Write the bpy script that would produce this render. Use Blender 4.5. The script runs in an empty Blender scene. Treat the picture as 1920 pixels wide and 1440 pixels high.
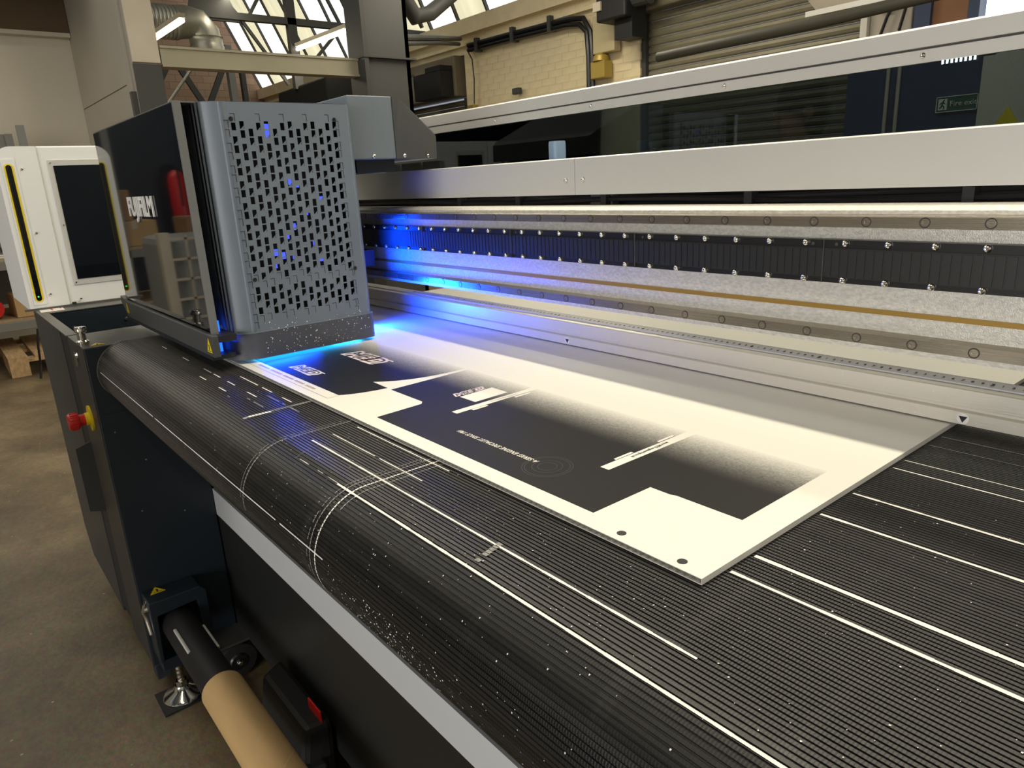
import bpy, bmesh, math, random
from mathutils import Vector, Matrix
random.seed(7)
PI = math.pi
C = bpy.context.scene.collection
SC = bpy.context.scene

# ------------------------------------------------------------------ camera
cam_d = bpy.data.cameras.new('camera')
cam = bpy.data.objects.new('camera', cam_d); C.objects.link(cam)
cam_d.sensor_fit = 'HORIZONTAL'; cam_d.sensor_width = 36.0
cam_d.lens = 36.0 * 1332.66 / 1920.0
cam_d.clip_start = 0.02; cam_d.clip_end = 100
right = Vector((0.63671229, 0.76945439, -0.05037263))
down = Vector((0.18322831, -0.21442626, -0.95940021))
fwd = Vector((-0.74901592, 0.60163221, -0.27751366))
M = Matrix.Identity(4)
for i in range(3):
    M[i][0] = right[i]; M[i][1] = -down[i]; M[i][2] = -fwd[i]
M[2][3] = 1.2
cam.matrix_world = M
SC.camera = cam

# ------------------------------------------------------------------ world, exposure
w = bpy.data.worlds.new('sky'); SC.world = w; w.use_nodes = True
w.node_tree.nodes['Background'].inputs[0].default_value = (0.80, 0.88, 1.0, 1)
w.node_tree.nodes['Background'].inputs[1].default_value = 0.35
vs = SC.view_settings
vs.view_transform = 'Standard'; vs.look = 'None'; vs.gamma = 1.0; vs.use_curve_mapping = False
vs.exposure = 0.0

# ------------------------------------------------------------------ light levels used by the lamps below
TUBE_W = 60.0            # watts of each ceiling strip light's area lamp
ROOF_FILL_E = 1.4             # emission of the unseen roof panes added over the aisle
PANE_E = 1.5             # emission of the daylit roof glazing
WARM = (1.0, 0.90, 0.70)
UV = (0.002, 0.055, 1.0)
FRONT_FILL_W = 212.0           # watts of the unseen fill light added behind the camera
dl = bpy.data.lights.new('front_fill_light', 'AREA'); dl.shape = 'RECTANGLE'; dl.size = 4.0; dl.size_y = 2.1; dl.energy = FRONT_FILL_W; dl.color = (1.0, 0.985, 0.96)
dlo = bpy.data.objects.new('front_fill_light', dl); C.objects.link(dlo); dlo.location = (1.4, -5.85, 1.45); dlo.rotation_euler = (PI/2, 0, 0)

# ------------------------------------------------------------------ materials
MATS = {}
def mat(name, col, rough=0.5, metal=0.0, spec=0.5, noise=None, bump=None, emit=None, estr=0.0, coat=0.0):
    """noise=(scale, amount, stretch xyz) varies the colour; bump=(scale, strength, stretch)"""
    if name in MATS: return MATS[name]
    m = bpy.data.materials.new(name); m.use_nodes = True
    nt = m.node_tree; b = nt.nodes['Principled BSDF']
    b.inputs['Base Color'].default_value = (*col, 1)
    b.inputs['Roughness'].default_value = rough
    b.inputs['Metallic'].default_value = metal
    b.inputs['Specular IOR Level'].default_value = spec
    if coat: b.inputs['Coat Weight'].default_value = coat
    if emit:
        b.inputs['Emission Color'].default_value = (*emit, 1)
        b.inputs['Emission Strength'].default_value = estr
    def tex(scale, stretch, detail=4.0):
        tc = nt.nodes.new('ShaderNodeTexCoord'); mp = nt.nodes.new('ShaderNodeMapping')
        mp.inputs['Scale'].default_value = stretch
        n = nt.nodes.new('ShaderNodeTexNoise'); n.inputs['Scale'].default_value = scale
        n.inputs['Detail'].default_value = detail
        nt.links.new(tc.outputs['Object'], mp.inputs[0]); nt.links.new(mp.outputs[0], n.inputs['Vector'])
        return n
    if noise:
        n = tex(noise[0], noise[2] if len(noise) > 2 else (1, 1, 1))
        r = nt.nodes.new('ShaderNodeMapRange')
        r.inputs['From Min'].default_value = 0.3; r.inputs['From Max'].default_value = 0.7
        r.inputs['To Min'].default_value = 1 - noise[1]; r.inputs['To Max'].default_value = 1 + noise[1]
        mx = nt.nodes.new('ShaderNodeVectorMath'); mx.operation = 'SCALE'
        mx.inputs[0].default_value = col
        nt.links.new(n.outputs['Fac'], r.inputs['Value']); nt.links.new(r.outputs[0], mx.inputs['Scale'])
        nt.links.new(mx.outputs[0], b.inputs['Base Color'])
    if bump:
        n = tex(bump[0], bump[2] if len(bump) > 2 else (1, 1, 1))
        bp = nt.nodes.new('ShaderNodeBump'); bp.inputs['Strength'].default_value = bump[1]
        bp.inputs['Distance'].default_value = 0.002
        nt.links.new(n.outputs['Fac'], bp.inputs['Height']); nt.links.new(bp.outputs[0], b.inputs['Normal'])
    MATS[name] = m
    return m

def emission(name, col, s):
    m = bpy.data.materials.new(name); m.use_nodes = True; nt = m.node_tree; nt.nodes.clear()
    o = nt.nodes.new('ShaderNodeOutputMaterial'); e = nt.nodes.new('ShaderNodeEmission')
    e.inputs[0].default_value = (*col, 1); e.inputs[1].default_value = s
    nt.links.new(e.outputs[0], o.inputs[0]); MATS[name] = m
    return m

navy = mat('navy_powder_coat', (0.012, 0.019, 0.028), 0.42, bump=(900, 0.08))
navy2 = mat('navy_dark_panel', (0.007, 0.012, 0.020), 0.5)
slate = mat('slate_powder_coat', (0.055, 0.057, 0.060), 0.45, bump=(900, 0.08))
hood = mat('carriage_grey_coat', (0.150, 0.182, 0.225), 0.40, noise=(9, 0.06), bump=(1500, 0.10))
hood2 = mat('arm_grey_coat', (0.150, 0.180, 0.215), 0.42, bump=(1500, 0.08))
skirtm = mat('skirt_grey_coat', (0.075, 0.080, 0.098), 0.45, noise=(30, 0.10))
gloss = mat('black_gloss_panel', (0.004, 0.005, 0.007), 0.03, spec=0.6)
black = mat('matt_black', (0.008, 0.008, 0.009), 0.6)
blacks = mat('satin_black', (0.010, 0.010, 0.011), 0.35)
rubber = mat('black_rubber', (0.012, 0.012, 0.012), 0.7)
silver = mat('silver_paint', (0.585, 0.578, 0.55), 0.38, metal=0.15, noise=(3, 0.03), bump=(1200, 0.05))
anod = mat('anodised_aluminium', (0.72, 0.68, 0.58), 0.36, metal=0.35, bump=(600, 0.08, (0.05, 1, 1)))
whitep = mat('white_powder_coat', (0.76, 0.77, 0.77), 0.45, bump=(900, 0.05))
steel = mat('speckled_steel_plate', (0.62, 0.60, 0.54), 0.42, metal=0.35, noise=(420, 0.16, (0.5, 1, 1)), bump=(700, 0.25))
railm = mat('ground_rail_steel', (0.46, 0.42, 0.36), 0.24, metal=0.9, bump=(120, 0.15, (0.03, 1, 6)))
chrome = mat('bright_chrome', (0.78, 0.77, 0.74), 0.15, metal=1.0)
brass = mat('amber_encoder_tape', (0.36, 0.22, 0.05), 0.40, metal=0.4)
yellow = mat('warning_yellow', (0.80, 0.62, 0.01), 0.45)
red = mat('signal_red', (0.65, 0.02, 0.015), 0.35)
kraft = mat('kraft_card', (0.52, 0.34, 0.15), 0.7, noise=(6, 0.10, (0.6, 3, 3)), bump=(60, 0.15))
kraft2 = mat('brown_box_card', (0.36, 0.22, 0.11), 0.75, noise=(8, 0.08))
wood = mat('pallet_wood', (0.50, 0.33, 0.17), 0.7, noise=(7, 0.25, (1, 8, 4)), bump=(30, 0.3, (1, 9, 4)))
lightwood = mat('shelf_board', (0.42, 0.30, 0.18), 0.6, noise=(7, 0.15, (1, 8, 4)))
white = mat('white_vinyl', (0.80, 0.78, 0.72), 0.45)
inkwhite = mat('white_ink_residue', (0.80, 0.79, 0.76), 0.6)
faint = mat('faint_ink_residue', (0.22, 0.22, 0.215), 0.6, noise=(300, 0.5))
mid = mat('worn_ink_residue', (0.42, 0.42, 0.41), 0.6, noise=(260, 0.4))
grey = mat('grey_steel_paint', (0.22, 0.22, 0.21), 0.5)
dgrey = mat('dark_steel_paint', (0.045, 0.045, 0.043), 0.55)
girderm = mat('cream_grey_girder_paint', (0.34, 0.31, 0.22), 0.42, noise=(2, 0.08))
galv = mat('galvanised_duct', (0.30, 0.29, 0.25), 0.35, metal=0.6, noise=(14, 0.10), bump=(40, 0.1))
cream = mat('cream_painted_brick', (0.76, 0.65, 0.42), 0.6, noise=(5, 0.08), bump=(90, 0.25))
cream2 = mat('cream_mortar', (0.70, 0.60, 0.39), 0.7, noise=(5, 0.08))
plasterm = mat('grubby_white_plaster', (0.60, 0.56, 0.47), 0.7, noise=(1.3, 0.10, (1, 1, 0.4)))
partm = mat('grey_partition_board', (0.36, 0.33, 0.28), 0.6, noise=(2, 0.05))
trimm = mat('pale_trim_paint', (0.56, 0.50, 0.40), 0.6, noise=(4, 0.08))
shutterm = mat('olive_shutter_steel', (0.20, 0.18, 0.12), 0.45, metal=0.2, noise=(5, 0.10))
bluep = mat('blue_wall_paint', (0.035, 0.055, 0.12), 0.5)
brownp = mat('brown_board', (0.28, 0.13, 0.06), 0.6, noise=(3, 0.1))
roofm = mat('dark_roof_lining', (0.05, 0.046, 0.035), 0.8)
fascia = mat('brown_fascia', (0.09, 0.055, 0.025), 0.6, noise=(3, 0.15))
brassy = mat('brass_box_paint', (0.40, 0.29, 0.06), 0.4, metal=0.3)
skin = mat('skin', (0.42, 0.26, 0.19), 0.5)
hair = mat('dark_hair', (0.02, 0.014, 0.01), 0.6, bump=(200, 0.6))
cloth = mat('charcoal_cloth', (0.03, 0.032, 0.036), 0.85, bump=(300, 0.3))
denim = mat('dark_trousers', (0.02, 0.026, 0.04), 0.85)
tube_e = emission('lit_fluorescent_tube', (1.0, 0.93, 0.68), 9.0)
green_e = emission('green_status_light', (0.05, 1.0, 0.15), 2.0)
uv_e = emission('uv_lamp_face', (0.02, 0.45, 1.0), 14.0)
led_e = emission('cool_white_led', (0.75, 0.95, 1.0), 6.0)
blue_e = emission('blue_indicator', (0.06, 0.10, 1.0), 1.6)
flood_e = emission('lit_bulkhead_lamp', (0.9, 0.97, 1.0), 5.0)

def floor_mat():
    m = bpy.data.materials.new('worn_concrete'); m.use_nodes = True; nt = m.node_tree
    b = nt.nodes['Principled BSDF']; b.inputs['Roughness'].default_value = 0.5
    tc = nt.nodes.new('ShaderNodeTexCoord')
    n1 = nt.nodes.new('ShaderNodeTexNoise'); n1.inputs['Scale'].default_value = 1.6; n1.inputs['Detail'].default_value = 9; n1.inputs['Roughness'].default_value = 0.68
    n2 = nt.nodes.new('ShaderNodeTexNoise'); n2.inputs['Scale'].default_value = 60; n2.inputs['Detail'].default_value = 4
    n3 = nt.nodes.new('ShaderNodeTexVoronoi'); n3.inputs['Scale'].default_value = 17
    for n in (n1, n2, n3): nt.links.new(tc.outputs['Object'], n.inputs['Vector'])
    r = nt.nodes.new('ShaderNodeValToRGB'); e = r.color_ramp.elements
    e[0].position = 0.33; e[0].color = (0.058, 0.040, 0.020, 1)
    e[1].position = 0.70; e[1].color = (0.27, 0.205, 0.118, 1)
    k = e.new(0.52); k.color = (0.155, 0.114, 0.064, 1)
    nt.links.new(n1.outputs['Fac'], r.inputs[0])
    mx = nt.nodes.new('ShaderNodeMix'); mx.data_type = 'RGBA'; mx.blend_type = 'OVERLAY'; mx.inputs['Factor'].default_value = 0.55
    nt.links.new(r.outputs[0], mx.inputs['A']); nt.links.new(n2.outputs['Color'], mx.inputs['B'])
    cut = nt.nodes.new('ShaderNodeMath'); cut.operation = 'LESS_THAN'; cut.inputs[1].default_value = 0.055
    nt.links.new(n3.outputs['Distance'], cut.inputs[0])
    mx2 = nt.nodes.new('ShaderNodeMix'); mx2.data_type = 'RGBA'; mx2.inputs['B'].default_value = (0.46, 0.40, 0.29, 1)
    nt.links.new(cut.outputs[0], mx2.inputs['Factor']); nt.links.new(mx.outputs['Result'], mx2.inputs['A'])
    nt.links.new(mx2.outputs['Result'], b.inputs['Base Color'])
    bp = nt.nodes.new('ShaderNodeBump'); bp.inputs['Strength'].default_value = 0.25; bp.inputs['Distance'].default_value = 0.004
    nt.links.new(n2.outputs['Fac'], bp.inputs['Height']); nt.links.new(bp.outputs[0], b.inputs['Normal'])
    return m

def brick_mat(name, c1, c2, mortar, sc):
    m = bpy.data.materials.new(name); m.use_nodes = True; nt = m.node_tree
    b = nt.nodes['Principled BSDF']; b.inputs['Roughness'].default_value = 0.75
    tc = nt.nodes.new('ShaderNodeTexCoord'); sp = nt.nodes.new('ShaderNodeSeparateXYZ'); cb = nt.nodes.new('ShaderNodeCombineXYZ')
    nt.links.new(tc.outputs['Object'], sp.inputs[0]); nt.links.new(sp.outputs['Y'], cb.inputs['X']); nt.links.new(sp.outputs['Z'], cb.inputs['Y'])
    br = nt.nodes.new('ShaderNodeTexBrick'); br.inputs['Scale'].default_value = sc
    br.inputs['Color1'].default_value = (*c1, 1); br.inputs['Color2'].default_value = (*c2, 1); br.inputs['Mortar'].default_value = (*mortar, 1)
    br.inputs['Mortar Size'].default_value = 0.012
    nt.links.new(cb.outputs[0], br.inputs['Vector']); nt.links.new(br.outputs['Color'], b.inputs['Base Color'])
    return m

def belt_mat():
    m = bpy.data.materials.new('ribbed_black_belt'); m.use_nodes = True; nt = m.node_tree
    b = nt.nodes['Principled BSDF']; b.inputs['Specular IOR Level'].default_value = 0.40
    tc = nt.nodes.new('ShaderNodeTexCoord'); mp = nt.nodes.new('ShaderNodeMapping'); mp.inputs['Scale'].default_value = (0.6, 40, 40)
    n = nt.nodes.new('ShaderNodeTexNoise'); n.inputs['Scale'].default_value = 2.0; n.inputs['Detail'].default_value = 6
    nt.links.new(tc.outputs['Object'], mp.inputs[0]); nt.links.new(mp.outputs[0], n.inputs['Vector'])
    n2 = nt.nodes.new('ShaderNodeTexNoise'); n2.inputs['Scale'].default_value = 3.5; n2.inputs['Detail'].default_value = 5
    nt.links.new(tc.outputs['Object'], n2.inputs['Vector'])
    r = nt.nodes.new('ShaderNodeValToRGB'); e = r.color_ramp.elements
    e[0].position = 0.35; e[0].color = (0.005, 0.005, 0.0055, 1); e[1].position = 0.72; e[1].color = (0.020, 0.0195, 0.019, 1)
    nt.links.new(n.outputs['Fac'], r.inputs[0])
    mp3 = nt.nodes.new('ShaderNodeMapping'); mp3.inputs['Scale'].default_value = (26, 2.2, 2.2)
    n3 = nt.nodes.new('ShaderNodeTexNoise'); n3.inputs['Scale'].default_value = 1.6; n3.inputs['Detail'].default_value = 3
    nt.links.new(tc.outputs['Object'], mp3.inputs[0]); nt.links.new(mp3.outputs[0], n3.inputs['Vector'])
    r3 = nt.nodes.new('ShaderNodeMapRange'); r3.inputs['From Min'].default_value = 0.58; r3.inputs['From Max'].default_value = 0.75; r3.inputs['To Max'].default_value = 0.011
    nt.links.new(n3.outputs['Fac'], r3.inputs['Value'])
    ad = nt.nodes.new('ShaderNodeVectorMath'); ad.operation = 'ADD'      # chalky residue dragged along the belt's travel
    nt.links.new(r.outputs[0], ad.inputs[0]); nt.links.new(r3.outputs[0], ad.inputs[1]); 
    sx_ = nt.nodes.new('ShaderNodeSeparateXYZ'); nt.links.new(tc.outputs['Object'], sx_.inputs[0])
    dm = nt.nodes.new('ShaderNodeMapRange'); dm.inputs['From Min'].default_value = -0.10; dm.inputs['From Max'].default_value = -0.75   # roof reflection painted in as a paler tone towards the cabinet end
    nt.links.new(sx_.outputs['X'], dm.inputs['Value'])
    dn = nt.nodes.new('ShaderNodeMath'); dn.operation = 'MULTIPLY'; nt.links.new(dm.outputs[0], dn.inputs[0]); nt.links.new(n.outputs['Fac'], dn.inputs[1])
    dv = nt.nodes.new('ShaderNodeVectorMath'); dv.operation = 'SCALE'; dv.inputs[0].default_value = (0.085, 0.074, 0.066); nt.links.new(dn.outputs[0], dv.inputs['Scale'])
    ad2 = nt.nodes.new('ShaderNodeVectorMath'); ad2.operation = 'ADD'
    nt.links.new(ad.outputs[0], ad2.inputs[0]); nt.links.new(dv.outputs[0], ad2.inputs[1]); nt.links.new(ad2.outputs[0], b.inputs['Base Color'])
    rr = nt.nodes.new('ShaderNodeMapRange'); rr.inputs['To Min'].default_value = 0.32; rr.inputs['To Max'].default_value = 0.48
    nt.links.new(n2.outputs['Fac'], rr.inputs['Value']); nt.links.new(rr.outputs[0], b.inputs['Roughness'])
    wv = nt.nodes.new('ShaderNodeTexWave'); wv.wave_type = 'BANDS'; wv.bands_direction = 'X'; wv.inputs['Scale'].default_value = 130
    wv.inputs['Distortion'].default_value = 0.6
    nt.links.new(tc.outputs['Object'], wv.inputs['Vector'])
    bp = nt.nodes.new('ShaderNodeBump'); bp.inputs['Strength'].default_value = 0.30; bp.inputs['Distance'].default_value = 0.0006
    nt.links.new(wv.outputs['Fac'], bp.inputs['Height']); nt.links.new(bp.outputs[0], b.inputs['Normal'])
    return m

def board_mat():
    m = mat('white_corrugated_plastic', (0.80, 0.785, 0.73), 0.42, spec=0.25)
    return m

def ink_mat():
    """black print; the passes nearest the print heads are not built up yet, so ink density falls off along Y as a fine dither"""
    m = bpy.data.materials.new('black_print'); m.use_nodes = True; nt = m.node_tree
    b = nt.nodes['Principled BSDF']; b.inputs['Roughness'].default_value = 0.48; b.inputs['Specular IOR Level'].default_value = 0.18
    tc = nt.nodes.new('ShaderNodeTexCoord'); sp = nt.nodes.new('ShaderNodeSeparateXYZ')
    nt.links.new(tc.outputs['Object'], sp.inputs[0])
    g = nt.nodes.new('ShaderNodeMapRange'); g.inputs['From Min'].default_value = INK0; g.inputs['From Max'].default_value = INK1
    nt.links.new(sp.outputs['Y'], g.inputs['Value'])
    n = nt.nodes.new('ShaderNodeTexNoise'); n.inputs['Scale'].default_value = 420; n.inputs['Detail'].default_value = 2
    nt.links.new(tc.outputs['Object'], n.inputs['Vector'])
    n2 = nt.nodes.new('ShaderNodeTexNoise'); n2.inputs['Scale'].default_value = 9; n2.inputs['Detail'].default_value = 5
    nt.links.new(tc.outputs['Object'], n2.inputs['Vector'])
    a = nt.nodes.new('ShaderNodeMath'); a.operation = 'POWER'; a.inputs[1].default_value = 1.7
    nt.links.new(g.outputs[0], a.inputs[0])
    s = nt.nodes.new('ShaderNodeMath'); s.operation = 'MULTIPLY_ADD'; s.inputs[1].default_value = 0.5; s.inputs[2].default_value = -0.25
    nt.links.new(n.outputs['Fac'], s.inputs[0])
    h = nt.nodes.new('ShaderNodeMath'); h.operation = 'SUBTRACT'; h.inputs[0].default_value = 1.0
    nt.links.new(a.outputs[0], h.inputs[1])
    p1 = nt.nodes.new('ShaderNodeMath'); p1.operation = 'MULTIPLY'; nt.links.new(a.outputs[0], p1.inputs[0]); nt.links.new(h.outputs[0], p1.inputs[1])
    p2 = nt.nodes.new('ShaderNodeMath'); p2.operation = 'MULTIPLY_ADD'; p2.inputs[2].default_value = 0.0
    q = nt.nodes.new('ShaderNodeMath'); q.operation = 'MULTIPLY'; q.inputs[1].default_value = 4.0; nt.links.new(p1.outputs[0], q.inputs[0])
    nt.links.new(q.outputs[0], p2.inputs[0]); nt.links.new(s.outputs[0], p2.inputs[1])
    t = nt.nodes.new('ShaderNodeMath'); t.operation = 'ADD'; t.use_clamp = True
    nt.links.new(a.outputs[0], t.inputs[0]); nt.links.new(p2.outputs[0], t.inputs[1])
    mx = nt.nodes.new('ShaderNodeMix'); mx.data_type = 'RGBA'
    mx.inputs['A'].default_value = (0.011, 0.011, 0.012, 1); mx.inputs['B'].default_value = (0.80, 0.785, 0.73, 1)
    nt.links.new(t.outputs[0], mx.inputs['Factor']); nt.links.new(mx.outputs['Result'], b.inputs['Base Color'])
    return m

def glass_mat():
    m = bpy.data.materials.new('dark_tinted_acrylic'); m.use_nodes = True; nt = m.node_tree; nt.nodes.clear()
    o = nt.nodes.new('ShaderNodeOutputMaterial'); mx = nt.nodes.new('ShaderNodeMixShader')
    t = nt.nodes.new('ShaderNodeBsdfTransparent'); t.inputs[0].default_value = (0.26, 0.30, 0.315, 1)
    g = nt.nodes.new('ShaderNodeBsdfGlossy'); g.inputs['Roughness'].default_value = 0.02; g.inputs[0].default_value = (0.8, 0.85, 0.9, 1)
    f = nt.nodes.new('ShaderNodeFresnel'); f.inputs[0].default_value = 1.45
    nt.links.new(f.outputs[0], mx.inputs[0]); nt.links.new(t.outputs[0], mx.inputs[1]); nt.links.new(g.outputs[0], mx.inputs[2])
    nt.links.new(mx.outputs[0], o.inputs[0])
    return m

def pane_mat(name, col, s):
    """roof glazing with the bright sky behind it"""
    m = bpy.data.materials.new(name); m.use_nodes = True; nt = m.node_tree; nt.nodes.clear()
    o = nt.nodes.new('ShaderNodeOutputMaterial'); e = nt.nodes.new('ShaderNodeEmission')
    tc = nt.nodes.new('ShaderNodeTexCoord'); mp = nt.nodes.new('ShaderNodeMapping'); mp.inputs['Scale'].default_value = (3, 0.6, 0.6)
    n = nt.nodes.new('ShaderNodeTexNoise'); n.inputs['Scale'].default_value = 1.5; n.inputs['Detail'].default_value = 4
    nt.links.new(tc.outputs['Object'], mp.inputs[0]); nt.links.new(mp.outputs[0], n.inputs['Vector'])
    r = nt.nodes.new('ShaderNodeMapRange'); r.inputs['To Min'].default_value = 0.6; r.inputs['To Max'].default_value = 1.3
    vm = nt.nodes.new('ShaderNodeVectorMath'); vm.operation = 'SCALE'; vm.inputs[0].default_value = col
    nt.links.new(n.outputs['Fac'], r.inputs['Value']); nt.links.new(r.outputs[0], vm.inputs['Scale'])
    nt.links.new(vm.outputs[0], e.inputs[0]); e.inputs[1].default_value = s
    nt.links.new(e.outputs[0], o.inputs[0])
    return m

# ------------------------------------------------------------------ mesh helpers
class MB:
    def __init__(s): s.v = []; s.f = []
    def box(s, x0, y0, z0, x1, y1, z1):
        n = len(s.v)
        s.v += [(x0,y0,z0),(x1,y0,z0),(x1,y1,z0),(x0,y1,z0),(x0,y0,z1),(x1,y0,z1),(x1,y1,z1),(x0,y1,z1)]
        s.f += [tuple(n+i for i in q) for q in ((0,3,2,1),(4,5,6,7),(0,1,5,4),(1,2,6,5),(2,3,7,6),(3,0,4,7))]
        return s
    def hexa(s, p):          # eight corner points, bottom ring then top ring
        n = len(s.v); s.v += [tuple(q) for q in p]
        s.f += [tuple(n+i for i in q) for q in ((0,3,2,1),(4,5,6,7),(0,1,5,4),(1,2,6,5),(2,3,7,6),(3,0,4,7))]
        return s
    def quad(s, a, b, c, d):
        n = len(s.v); s.v += [tuple(a), tuple(b), tuple(c), tuple(d)]; s.f.append((n, n+1, n+2, n+3)); return s
    def poly(s, pts):
        n = len(s.v); s.v += [tuple(p) for p in pts]; s.f.append(tuple(range(n, n+len(pts)))); return s
    def prism(s, pts, vec):  # polygon extruded along vec
        n = len(s.v); k = len(pts); vec = Vector(vec)
        s.v += [tuple(p) for p in pts] + [tuple(Vector(p)+vec) for p in pts]
        s.f.append(tuple(range(n+k-1, n-1, -1))); s.f.append(tuple(range(n+k, n+2*k)))
        for i in range(k):
            j = (i+1) % k; s.f.append((n+i, n+j, n+k+j, n+k+i))
        return s
    def cyl(s, a, b, r0, r1=None, seg=20, caps=True):
        a = Vector(a); b = Vector(b); r1 = r0 if r1 is None else r1
        d = (b-a).normalized(); u = d.orthogonal().normalized(); w_ = d.cross(u)
        n = len(s.v)
        for c, r in ((a, r0), (b, r1)):
            for i in range(seg):
                t = 2*PI*i/seg; s.v.append(tuple(c + u*(r*math.cos(t)) + w_*(r*math.sin(t))))
        for i in range(seg):
            j = (i+1) % seg; s.f.append((n+i, n+j, n+seg+j, n+seg+i))
        if caps:
            s.f.append(tuple(range(n+seg-1, n-1, -1))); s.f.append(tuple(range(n+seg, n+2*seg)))
        return s
    def lathe(s, base, axis, prof, seg=24):   # prof: list of (radius, height along axis)
        base = Vector(base); d = Vector(axis).normalized(); u = d.orthogonal().normalized(); w_ = d.cross(u)
        n = len(s.v)
        for r, h in prof:
            for i in range(seg):
                t = 2*PI*i/seg; s.v.append(tuple(base + d*h + u*(r*math.cos(t)) + w_*(r*math.sin(t))))
        for k in range(len(prof)-1):
            for i in range(seg):
                j = (i+1) % seg; s.f.append((n+k*seg+i, n+k*seg+j, n+(k+1)*seg+j, n+(k+1)*seg+i))
        s.f.append(tuple(range(n+seg-1, n-1, -1))); m_ = n+(len(prof)-1)*seg; s.f.append(tuple(range(m_, m_+seg)))
        return s
    def tube(s, pts, r, seg=10):
        pts = [Vector(p) for p in pts]; n = len(s.v); up = None
        for k, p in enumerate(pts):
            d = (pts[min(k+1, len(pts)-1)] - pts[max(k-1, 0)]).normalized()
            if up is None: up = d.orthogonal().normalized()
            u = (up - d*up.dot(d)).normalized(); up = u; w_ = d.cross(u)
            rr = r[k] if isinstance(r, (list, tuple)) else r
            for i in range(seg):
                t = 2*PI*i/seg; s.v.append(tuple(p + u*(rr*math.cos(t)) + w_*(rr*math.sin(t))))
        for k in range(len(pts)-1):
            for i in range(seg):
                j = (i+1) % seg; s.f.append((n+k*seg+i, n+k*seg+j, n+(k+1)*seg+j, n+(k+1)*seg+i))
        s.f.append(tuple(range(n+seg-1, n-1, -1))); m_ = n+(len(pts)-1)*seg; s.f.append(tuple(range(m_, m_+seg)))
        return s
    def bar(s, a, b, w_, h):  # rectangular bar from a to b
        a = Vector(a); b = Vector(b); d = (b-a).normalized()
        u = Vector((0, 0, 1)).cross(d)
        u = u.normalized() if u.length > 1e-4 else Vector((1, 0, 0))
        t = d.cross(u); p = []
        for c in (a, b):
            p += [c-u*w_/2-t*h/2, c+u*w_/2-t*h/2, c+u*w_/2+t*h/2, c-u*w_/2+t*h/2]
        return s.hexa(p)

ORG = {}
def new_mesh(name, mb, m, smooth=False):
    me = bpy.data.meshes.new(name); me.from_pydata(mb.v, [], mb.f); me.materials.append(m)
    bm = bmesh.new(); bm.from_mesh(me); bmesh.ops.recalc_face_normals(bm, faces=bm.faces); bm.to_mesh(me); bm.free()
    if smooth:
        me.polygons.foreach_set('use_smooth', [True]*len(me.polygons))
        try: me.set_sharp_from_angle(angle=math.radians(40))
        except Exception: pass
    return me

def part(name, mb, m, parent=None, smooth=False, bevel=0.0, label=None, kind=None, org=None):
    """world-space geometry; the object sits at its parent's origin"""
    o0 = ORG[parent.name] if parent else Vector(org or (0, 0, 0))
    mb.v = [tuple(Vector(p)-o0) for p in mb.v]
    me = new_mesh(name, mb, m, smooth)
    o = bpy.data.objects.new(name, me); C.objects.link(o)
    if parent: o.parent = parent
    else: o.location = o0
    ORG[o.name] = o0
    if bevel:
        b = o.modifiers.new('bevel', 'BEVEL'); b.width = bevel; b.segments = 2; b.limit_method = 'ANGLE'
    if label: o['label'] = label
    if kind: o['kind'] = kind
    return o

def thing(name, label, cat, loc=(0, 0, 0), group=None):
    o = bpy.data.objects.new(name, None); C.objects.link(o); o.location = loc; o.empty_display_size = 0.05
    ORG[o.name] = Vector(loc); o['label'] = label; o['category'] = cat
    if group: o['group'] = group
    return o

def tag(o, label, cat, group=None):
    o['label'] = label; o['category'] = cat
    if group: o['group'] = group
    return o

def struct(name, mb, m, parent=None, **k):
    o = part(name, mb, m, parent, **k)
    if not parent: o['kind'] = 'structure'
    return o

def shared(name, me, parent, pos):
    """another piece that shares mesh data, at a world position"""
    o = bpy.data.objects.new(name, me); C.objects.link(o); o.parent = parent
    o.location = Vector(pos) - ORG[parent.name]
    ORG[o.name] = Vector(pos)
    return o

def copy_tree(src, loc, label=None, rz=None):
    c = src.copy(); C.objects.link(c); c.location = loc
    if rz is not None: c.rotation_euler = (0, 0, rz)
    if label: c['label'] = label
    for ch in src.children:
        d = ch.copy(); C.objects.link(d); d.parent = c
        for g in ch.children:
            e = g.copy(); C.objects.link(e); e.parent = d
    return c

def text_mb(body, size, mtx, extrude=0.0003, shear=0.0, bold=0.0, sx=1.0, spacing=1.0):
    """lettering as mesh: laid out in XY, centred, then placed by mtx (world)"""
    cu = bpy.data.curves.new('lettering', 'FONT'); cu.body = body; cu.size = size; cu.extrude = extrude
    cu.align_x = 'CENTER'; cu.align_y = 'CENTER'; cu.shear = shear; cu.offset = bold; cu.space_character = spacing
    cu.resolution_u = 3
    ob = bpy.data.objects.new('lettering', cu); C.objects.link(ob)
    dg = bpy.context.evaluated_depsgraph_get(); dg.update()
    me = bpy.data.meshes.new_from_object(ob.evaluated_get(dg))
    mb = MB(); S_ = Matrix.Diagonal((sx, 1, 1, 1))
    mb.v = [tuple(mtx @ S_ @ v.co) for v in me.vertices]; mb.f = [tuple(p.vertices) for p in me.polygons]
    bpy.data.objects.remove(ob); bpy.data.curves.remove(cu); bpy.data.meshes.remove(me)
    return mb

def frame(origin, xd, yd):
    xd = Vector(xd).normalized(); yd = Vector(yd).normalized(); zd = xd.cross(yd)
    m_ = Matrix.Identity(4)
    for i in range(3):
        m_[i][0] = xd[i]; m_[i][1] = yd[i]; m_[i][2] = zd[i]; m_[i][3] = origin[i]
    return m_

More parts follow.
